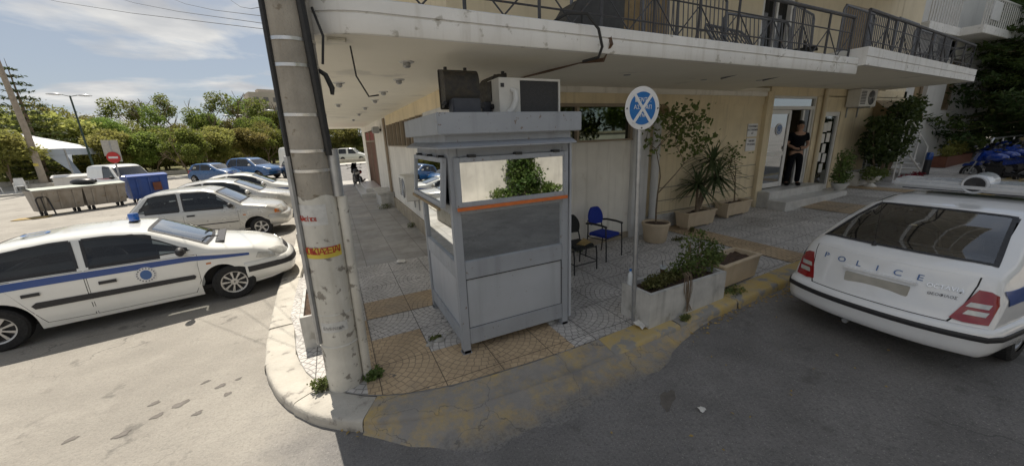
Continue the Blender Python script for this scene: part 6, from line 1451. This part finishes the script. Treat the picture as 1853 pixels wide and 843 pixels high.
for k,(x,y,h_,r_) in enumerate(((30,3.6,7,3.0),(34,7.5,9,3.8),(41,6.5,10,4.0),(47,3,11,4.2),(45,10,12,4.5))): make_tree('broadleaf_tree', ('nearest small','middle','taller','far','farthest')[k]+' dark tree of the thicket behind the cedar', h_, r_, 8000, .42, 'leaf_dark', .7, (x,y,1.0), 160+k, 'dark thicket behind the cedar', nb=18)
make_tree('broadleaf_tree', 'dark dense tree behind the cedar at the right edge', 9.5, 3.6, 9000, .3, 'leaf_dark', 2.2, (31.5,5.6,1), 61)
make_tree('broadleaf_tree', 'dark tall tree at the far right behind the police motorcycles', 10, 3.4, 8000, .3, 'leaf_dark', 2.0, (37,3.4,1.1), 62)
bush('hedge', 'low dark hedge under the cedar at the right edge', (28,4.4,1.0), 3000, [(0,0,.5),(1.5,0,.6),(3,0,.5),(-1.2,.3,.3),(5,-.2,.7),(7,-.4,.7)], [(1.2,.6,.6)]*6, .16, 'leaf_dark', 63, 'hedge')
# ------------------------------------------------------------------ across the street behind the photographer (seen in mirrors)
t = thing('street_wall', 'pale rendered wall across the street reflected in the booth windows', 'wall', (8,-5.9,0))
MB().box(-14,-.3,-.3,16,0,2.5).build('wall', 'street_wall', t); MB().box(-14,-.36,2.5,16,.06,2.62).build('coping', 'plinth', t); MB().box(-14,0,-.3,16,.9,.14).build('footing', 'pavement_far', t)
bush('ivy_bush', 'large ivy bush on the pale wall reflected in the front booth window', (6.6,-5.5,.2), 4200, [(0,0,.5),(-.1,-.1,1.1),(.1,-.1,1.7),(0,-.15,2.3),(.8,0,.25),(-1.0,0,.2),(1.3,0,.2),(.3,0,.8)], [(.8,.45,.5),(.65,.35,.5),(.6,.35,.5),(.7,.3,.5),(.6,.4,.3),(.5,.35,.25),(.6,.3,.2),(.6,.4,.5)], .11, 'leaf_ivy', 70, 'shrub', 12)
for k,(x,y) in enumerate(((2.5,-9),(10.5,-9),(14,-8.5),(18.5,-9))): make_tree('broadleaf_tree', ('rounded','taller','wide','far')[k]+' tree behind the wall across the street, mirrored in the windows', 6.5+k%2, 3.0, 6000, .28, 'leaf_green', .9, (x,y,0), 80+k)
# ------------------------------------------------------------------ rubbish bins
BR = R_(41)
def wheelie(name, label, loc, rz, m, lid, w=1.40, d=.95, h=1.08, group=None):
    t = thing(name, label, 'bin', loc, rz, group)
    def q(o, z, dz=0): return [(-w/2+o*.35,-d/2+o,z),(w/2-o*.35,-d/2+o,z),(w/2-o*.35,d/2-o,z),(-w/2+o*.35,d/2-o,z)]
    MB().grid([q(.16,.2),q(.02,h-.1),q(-.02,h-.08),q(-.02,h-.01),q(.03,h)], closed=True).add(q(.16,.2), [(3,2,1,0)]).build('body', m, t, smooth=20)
    b = MB()
    for x in (-.3,.0,.3): b.hexa([(x*w-.03,-d/2+.11,.25),(x*w+.03,-d/2+.11,.25),(x*w+.03,-d/2+.15,.25),(x*w-.03,-d/2+.15,.25)],[(x*w-.03,-d/2-.025,h-.1),(x*w+.03,-d/2-.025,h-.1),(x*w+.03,-d/2+.05,h-.1),(x*w-.03,-d/2+.05,h-.1)])
    b.build('rib', m, t)
    rows = [[(-w/2-.02+(w+.04)*i/8, -d/2-.03+(d+.06)*j/6, h+.01+.08*math.sin(math.pi*j/6)) for i in range(9)] for j in range(7)]
    MB().grid(rows).build('lid', lid, t)
    for x in (-w/2+.22,w/2-.22):
        for y in (-d/2+.25,d/2-.25): MB().cyl((x-.03,y,.1),(x+.03,y,.1),.1,n=14).cyl((x,y,.1),(x,y,.24),.03,n=6).build('wheel', 'rubber', t)
    return t
wheelie('rubbish_container', 'left one of two dirty grey rubbish containers, with a foot bar', (-10.96,22.57,0), BR, 'bin_grey', 'lid_green', group='grey rubbish containers')
wheelie('rubbish_container', 'right one of two dirty grey rubbish containers, next to the no entry sign', (-9.885,23.505,0), BR, 'bin_grey', 'lid_green', group='grey rubbish containers')
t = thing('foot_bar', 'dark bent steel bar propped on the left grey container', 'bar', (-11.0,21.98,0), BR); MB().tube([(-.25,-.05,.02),(-.25,.0,.72),(-.18,-.03,.8),(.02,-.03,.8),(.08,0,.72),(.12,-.15,.03)], .025, 6).cyl((-.1,-.03,.1),(-.1,-.02,.78),.018,n=6).build('bar', 'black_metal', t)
t = thing('flattened_box', 'flattened brown board lying on the road in front of the left container', 'board', (-11.3,21.5,0), .2); MB().hexa([(-.5,-.2,.01),(.4,-.25,.01),(.5,.15,.02),(-.4,.2,.02)],[(-.5,-.2,.03),(.4,-.25,.03),(.5,.15,.05),(-.4,.2,.05)]).build('board', 'cardboard', t)
wheelie('rubbish_container', 'blue recycling container behind the right end of the grey ones', (-8.7,24.75,0), R_(35), 'bin_blue', 'bin_blue', 1.5, 1.0, 1.3)
MB().box(.1,-.535,.55,.42,-.5,.95).build('sticker', 'terracotta', [q for q in bpy.data.objects if q.name.startswith('rubbish_container')][-1])
t = thing('rubbish_bag', 'black rubbish bag lying on top of the grey containers', 'bag', (-10.25,23.2,1.16)); MB().ell((0,0,.1), (.42,.28,.15), 14, 8).ell((.35,.05,.1),(.1,.08,.09),8,6).build('bag', 'bag_black', t)
# no entry sign with boards
t = thing('road_sign', 'red no entry sign on a leaning post with two white boards above', 'sign', (-10.5,27.0,0), R_(-10)); t.rotation_euler = (0,R_(1.5),R_(-10))
MB().cyl((0,0,-.1),(0,0,3.1),.035,n=10).build('post', 'galv', t)
pl = MB().lathe([(.002,-.06),(.29,-.06),(.295,-.05),(.29,-.045),(.002,-.045)], (0,0,2.22), 32, axis='y').build('plate', 'red_sign', t); MB().box(-.2,-.066,2.17,.2,-.0605,2.27).build('white_bar', 'white_sign', pl)
MB().box(-.36,-.03,2.3,-.03,-.01,3.12).build('board', 'sign_back', t); MB().box(.03,-.03,2.0,.34,-.01,3.12).build('board', 'sign_back', t)
# wooden pole on its block, cabinet, tent, plastic chairs
t = thing('utility_pole', 'grey wooden utility pole standing on a concrete block near the tent', 'utility pole', (-18.5,37.5,.14)); MB().tube([(0,0,0),(.05,0,4),(-.1,0,9.4)], [.2,.17,.12], 12).build('shaft', 'wood_pole', t); MB().box(-.7,-.6,-.02,.7,.6,.42).build('base_block', 'kerb_stone', t, bevel=.03)
MB().lathe([(.195,1.62),(.2,1.63),(.195,1.8)], n=12).build('yellow_band', 'sticker_yellow', t)
t = thing('cabinet', 'white utility cabinet with sloping lid beside the wooden pole', 'cabinet', (-16.7,36.6,.14), R_(20)); MB().box(-.8,-.4,0,.8,.4,.8).build('casing', 'white_neigh', t, bevel=.02); MB().hexa([(-.88,-.48,.8),(.88,-.48,.8),(.88,.48,.8),(-.88,.48,.8)],[(-.8,-.3,.95),(.8,-.3,.95),(.8,.3,.95),(-.8,.3,.95)]).build('lid', 'plastic_white', t)
t = thing('marquee_tent', 'white topped marquee tent with grey valance at the left edge', 'tent', (-21.2,41.5,.14), R_(8))
a = 3.3
MB().add([(-a,-a,2.75),(a,-a,2.75),(a,a,2.75),(-a,a,2.75),(0,0,4.1)], [(0,1,4),(1,2,4),(2,3,4),(3,0,4)]).build('canopy', 'tent_white', t)
b = MB(); 
for (x0_,y0_,x1_,y1_) in ((-a,-a,a,-a),(a,-a,a,a),(a,a,-a,a),(-a,a,-a,-a)): b.add([(x0_,y0_,2.75),(x1_,y1_,2.75),(x1_,y1_,2.25),(x0_,y0_,2.25)], [(0,1,2,3)])
b.build('valance', 'tent_grey', t)
for x,y in ((-a,-a),(a,-a),(a,a),(-a,a)): MB().cyl((x,y,0),(x,y,2.75),.05,n=8).build('leg', 'galv', t)
MB().add([(a,-a,2.3),(a-.9,-a,2.3),(a+.1,-a,.9),(a+.45,-a,.9),(a,-a+.9,2.3)], [(0,1,2,3),(0,3,2,4)]).build('corner_curtain', 'tent_grey', t)
def plastic_chair():
    t = thing('plastic_chair', 'white plastic garden chair outside the tent', 'chair', (0,0,0), 0, 'white plastic chairs outside the tent')
    MB().box(-.23,-.22,.41,.23,.22,.45).build('seat', 'plastic_white', t, bevel=.02); MB().hexa([(-.23,.18,.45),(.23,.18,.45),(.23,.22,.45),(-.23,.22,.45)],[(-.2,.28,.9),(.2,.28,.9),(.2,.31,.9),(-.2,.31,.9)]).build('backrest', 'plastic_white', t)
    for x in (-.22,.22):
        for y in (-.22,.22): MB().cyl((x*1.1,y*1.1,0),(x,y,.43),.02,.03,6).build('leg', 'plastic_white', t)
        MB().box(x-.025,-.22,.62,x+.025,.22,.65).cyl((x,-.2,.43),(x,-.2,.62),.02,n=6).build('armrest', 'plastic_white', t)
    return t
ch0 = plastic_chair()
for k,(x,y,r,lab) in enumerate(((-18.6,35.4,.4,'white plastic chair nearest the wooden pole'),(-19.7,35.2,2.6,'white plastic chair second from the wooden pole'),(-20.6,35.9,-.8,'white plastic chair at the left picture edge'),(-19.4,37.2,3.3,'white plastic chair behind the other chairs'),(-17.6,38.4,1.2,'white plastic chair beside the utility cabinet'))):
    if k == 0: ch0.location = (x,y,.14); ch0.rotation_euler = (0,0,r); ch0['label'] = lab
    else: copy_tree(ch0, None, (x,y,.14), r, lab)
# ------------------------------------------------------------------ street lamps
def lamp_post(label, loc, rz, h):
    t = thing('street_lamp', label, 'street lamp', loc, rz, 'green double street lamps')
    MB().cyl((0,0,0),(0,0,.9),.11,.1,12).cyl((0,0,.9),(0,0,h),.07,.05,12).build('post', 'lamp_green', t)
    for s_ in (-1,1):
        MB().tube([(0,0,h-.05),(s_*.35,0,h+.05),(s_*.6,0,h+.08)], .025, 6).build('arm', 'lamp_green', t); MB().ell((s_*.72,0,h+.07),(.42,.13,.08),14,6).build('lamp_head', 'beacon_grey', t)
lamp_post('tall green lamp post with two heads rising behind the white panel van', (-16.6,39.5,.1), .5, 6.5)
lamp_post('green double lamp post in front of the far trees near the picture middle', (-10.9,60.5,.1), .2, 6.4)
lamp_post('green double lamp post just left of the concrete pole by the far trees', (-4.8,50.5,.1), .3, 6.2)
# ------------------------------------------------------------------ trees of the park
CRm = Matrix(CR)
def at(px, py, Y):
    d = CRm @ Vector((px-926.5, py-421.5, 650)); k = Y/d.y; return Vector((d.x*k, Y, 2.5+d.z*k))
TG = 'park trees beyond the street'
protos = {
 'olive': make_tree('broadleaf_tree', 'x', 8, 3.3, 11000, .24, 'leaf_olive', 1.8, (0,0,0), 101, TG),
 'green': make_tree('broadleaf_tree', 'x', 8, 2.9, 11000, .23, 'leaf_green', 2.0, (0,0,0), 102, TG),
 'round': make_tree('round_tree', 'x', 4.4, 2.0, 6000, .22, 'leaf_green', 1.6, (0,0,0), 103, TG, .7),
 'yellow': make_tree('round_tree', 'x', 4.8, 2.3, 6000, .24, 'leaf_yellow', 1.6, (0,0,0), 104, TG, .7),
 'tall': make_tree('slender_tree', 'x', 10.5, 1.9, 2300, .24, 'leaf_green', 3.4, (0,0,0), 105, TG, .9, 13),
 'bushy': make_tree('park_bush', 'x', 3.0, 2.2, 5000, .24, 'leaf_olive', .5, (0,0,0), 106, TG, .7),
}
words = {'olive':'olive green spreading tree','green':'mid green leafy tree','round':'small round green tree','yellow':'yellowish round tree','tall':'slender tall airy tree','bushy':'low olive green bush'}
used = set()
places = [ # kind, pixel column of the trunk, pixel row of the top, distance, where it is
 ('olive',-40,184,56,'at the far left behind the tent'),('olive',35,186,52,'behind the wooden utility pole'),('yellow',75,208,50,'right of the wooden utility pole behind the tent'),('olive',110,198,58,'behind the left street lamp'),('olive',150,212,54,'just right of the left street lamp'),('green',190,212,52,'above the white panel van'),
 ('tall',352,190,60,'with airy top between the round trees and the highest ones'),('tall',268,186,58,'leaning over the middle of the park'),('tall',470,172,60,'with thin crown in front of the far apartment block'),('tall',208,172,66,'with thin top above the left street lamp side'),('tall',250,178,64,'with bare top left of the sky gap'),('tall',297,166,66,'with twin top in the middle of the park'),('olive',240,222,56,'behind the no entry sign'),('green',285,226,60,'in the middle of the park behind the bushes'),('olive',330,226,58,'behind the small round trees'),
 ('tall',395,160,62,'highest left of the concrete pole'),('tall',428,170,64,'right of the highest one'),('green',365,204,66,'behind the highest slender tree'),('olive',415,216,60,'behind the far double lamp'),('green',455,210,58,'left of the pale far building'),('green',500,200,62,'under the pale far building'),('olive',475,222,54,'in front of the pale far building'),('green',535,185,60,'hidden partly by the concrete pole'),
 ('round',322,238,44,'with visible trunk behind the blue hatchback'),('yellow',392,232,48,'behind the blue hatchback roof'),('round',372,242,47,'with dark trunk right of the first round tree'),('yellow',440,235,50,'in front of the dark hedge by the lamp'),('round',472,236,51,'left of the delivery van'),('round',505,240,54,'behind the delivery van'),('round',265,245,47,'behind the blue recycling container'),('yellow',200,238,46,'directly behind the white panel van'),
 ('bushy',170,278,46,'under the left street lamp'),('bushy',110,282,47,'right behind the tent'),('bushy',60,280,47,'behind the white plastic chairs'),('bushy',20,276,45,'at the left picture edge under the tent'),('bushy',345,278,55,'as undergrowth behind the first round tree'),('bushy',420,276,55,'as undergrowth behind the off road car'),('bushy',280,280,56,'as undergrowth right of the no entry sign'),('bushy',480,274,58,'as undergrowth left of the delivery van'),('bushy',225,282,55,'as undergrowth above the panel van roof'),
 ('green',640,205,70,'seen under the balcony slab behind the minibus'),('olive',612,210,68,'seen right of the concrete pole under the slab'),('green',668,205,74,'under the slab just before the red door corner'),('bushy',630,262,66,'under the slab behind the minibus'),('bushy',655,262,68,'under the slab right of the minibus'),('bushy',600,262,66,'hidden behind the concrete pole'),
 ('green',-110,170,50,'outside the left picture edge by the tent'),('yellow',-8,242,38,'small at the left edge in front of the tent')]
base_h = {'olive':8,'green':8,'round':4.4,'yellow':4.8,'tall':10.5,'bushy':3.0}
random.seed(12)
for kind, px, py, Y, wh in places:
    top = at(px, py, Y); s_ = max(.35, (top.z-.1)/base_h[kind]); lab = words[kind]+' '+wh
    loc = (top.x, Y, .1); rz_ = random.uniform(0,6.28); sc_ = (s_*random.uniform(.95,1.15), s_*random.uniform(.95,1.15), s_)
    p = protos[kind]
    if kind not in used: p.location = loc; p.rotation_euler = (0,0,rz_); p.scale = sc_; p['label'] = lab; used.add(kind)
    else: copy_tree(p, None, loc, rz_, lab, sc_)
q = at(8, 108, 44); conifer('conifer', 'dark thin conifer rising above the tent at the left edge', (q.x,44,.1), q.z, 3.0, 3000, 9, 'leaf_dark', None, .3)
v, f = leaves(26000, np.column_stack([rng.uniform(-75,14,26000), rng.uniform(70,84,26000), np.abs(rng.normal(2.0,1.3,26000))]), .7); struct(MB().add(v, f).build('far_wood', 'leaf_dark', smooth=0, fix=False), 'stuff')
t = thing('park_wall', 'low pale stone wall running along the edge of the park', 'wall', (-14,46,.1), math.atan2(6.3,22)); MB().box(-46,0,0,26,.3,.45).build('wall', 'kerb_stone', t)
# pale apartment block far away
q = at(488, 168, 150); t = thing('apartment_block', 'pale apartment block far off above the trees left of the concrete pole', 'building', (q.x,150,0), .3); H_ = q.z
MB().box(-6,0,0,6,10,H_).box(-9,2,0,-6,10,H_-2.5).build('wall', 'far_building', t); MB().box(-3,2,H_,2,6,H_+1.2).build('roof_room', 'far_building', t)
for r in range(4):
    for c_ in range(4): MB().box(-4.8+2.7*c_,-.05,H_-3-3*r,-3.4+2.7*c_,.0,H_-1.5-3*r).build('window', 'far_window', t)
# overhead wires
for k,(pa,Ya,pb,Yb) in enumerate((((120,-6),13,(478,53),6.2),((250,-4),13,(478,43),6.2),((340,-3),12,(478,30),6.2),((435,-2),9,(480,12),6.2))):
    A, B = at(*pa,Ya), at(*pb,Yb); A = B+(A-B)*2.2; m_ = (A+B)/2-Vector((0,0,.15))
    tag(MB().tube([A,A.lerp(m_,.5)-Vector((0,0,.03)),m_,m_.lerp(B,.5)-Vector((0,0,.03)),B], .004, 5).build('overhead_wire', 'cable'), ('lowest','second lowest','third lowest','topmost')[k]+' of the thin overhead wires crossing the sky to the balcony', 'wire', 'overhead wires')
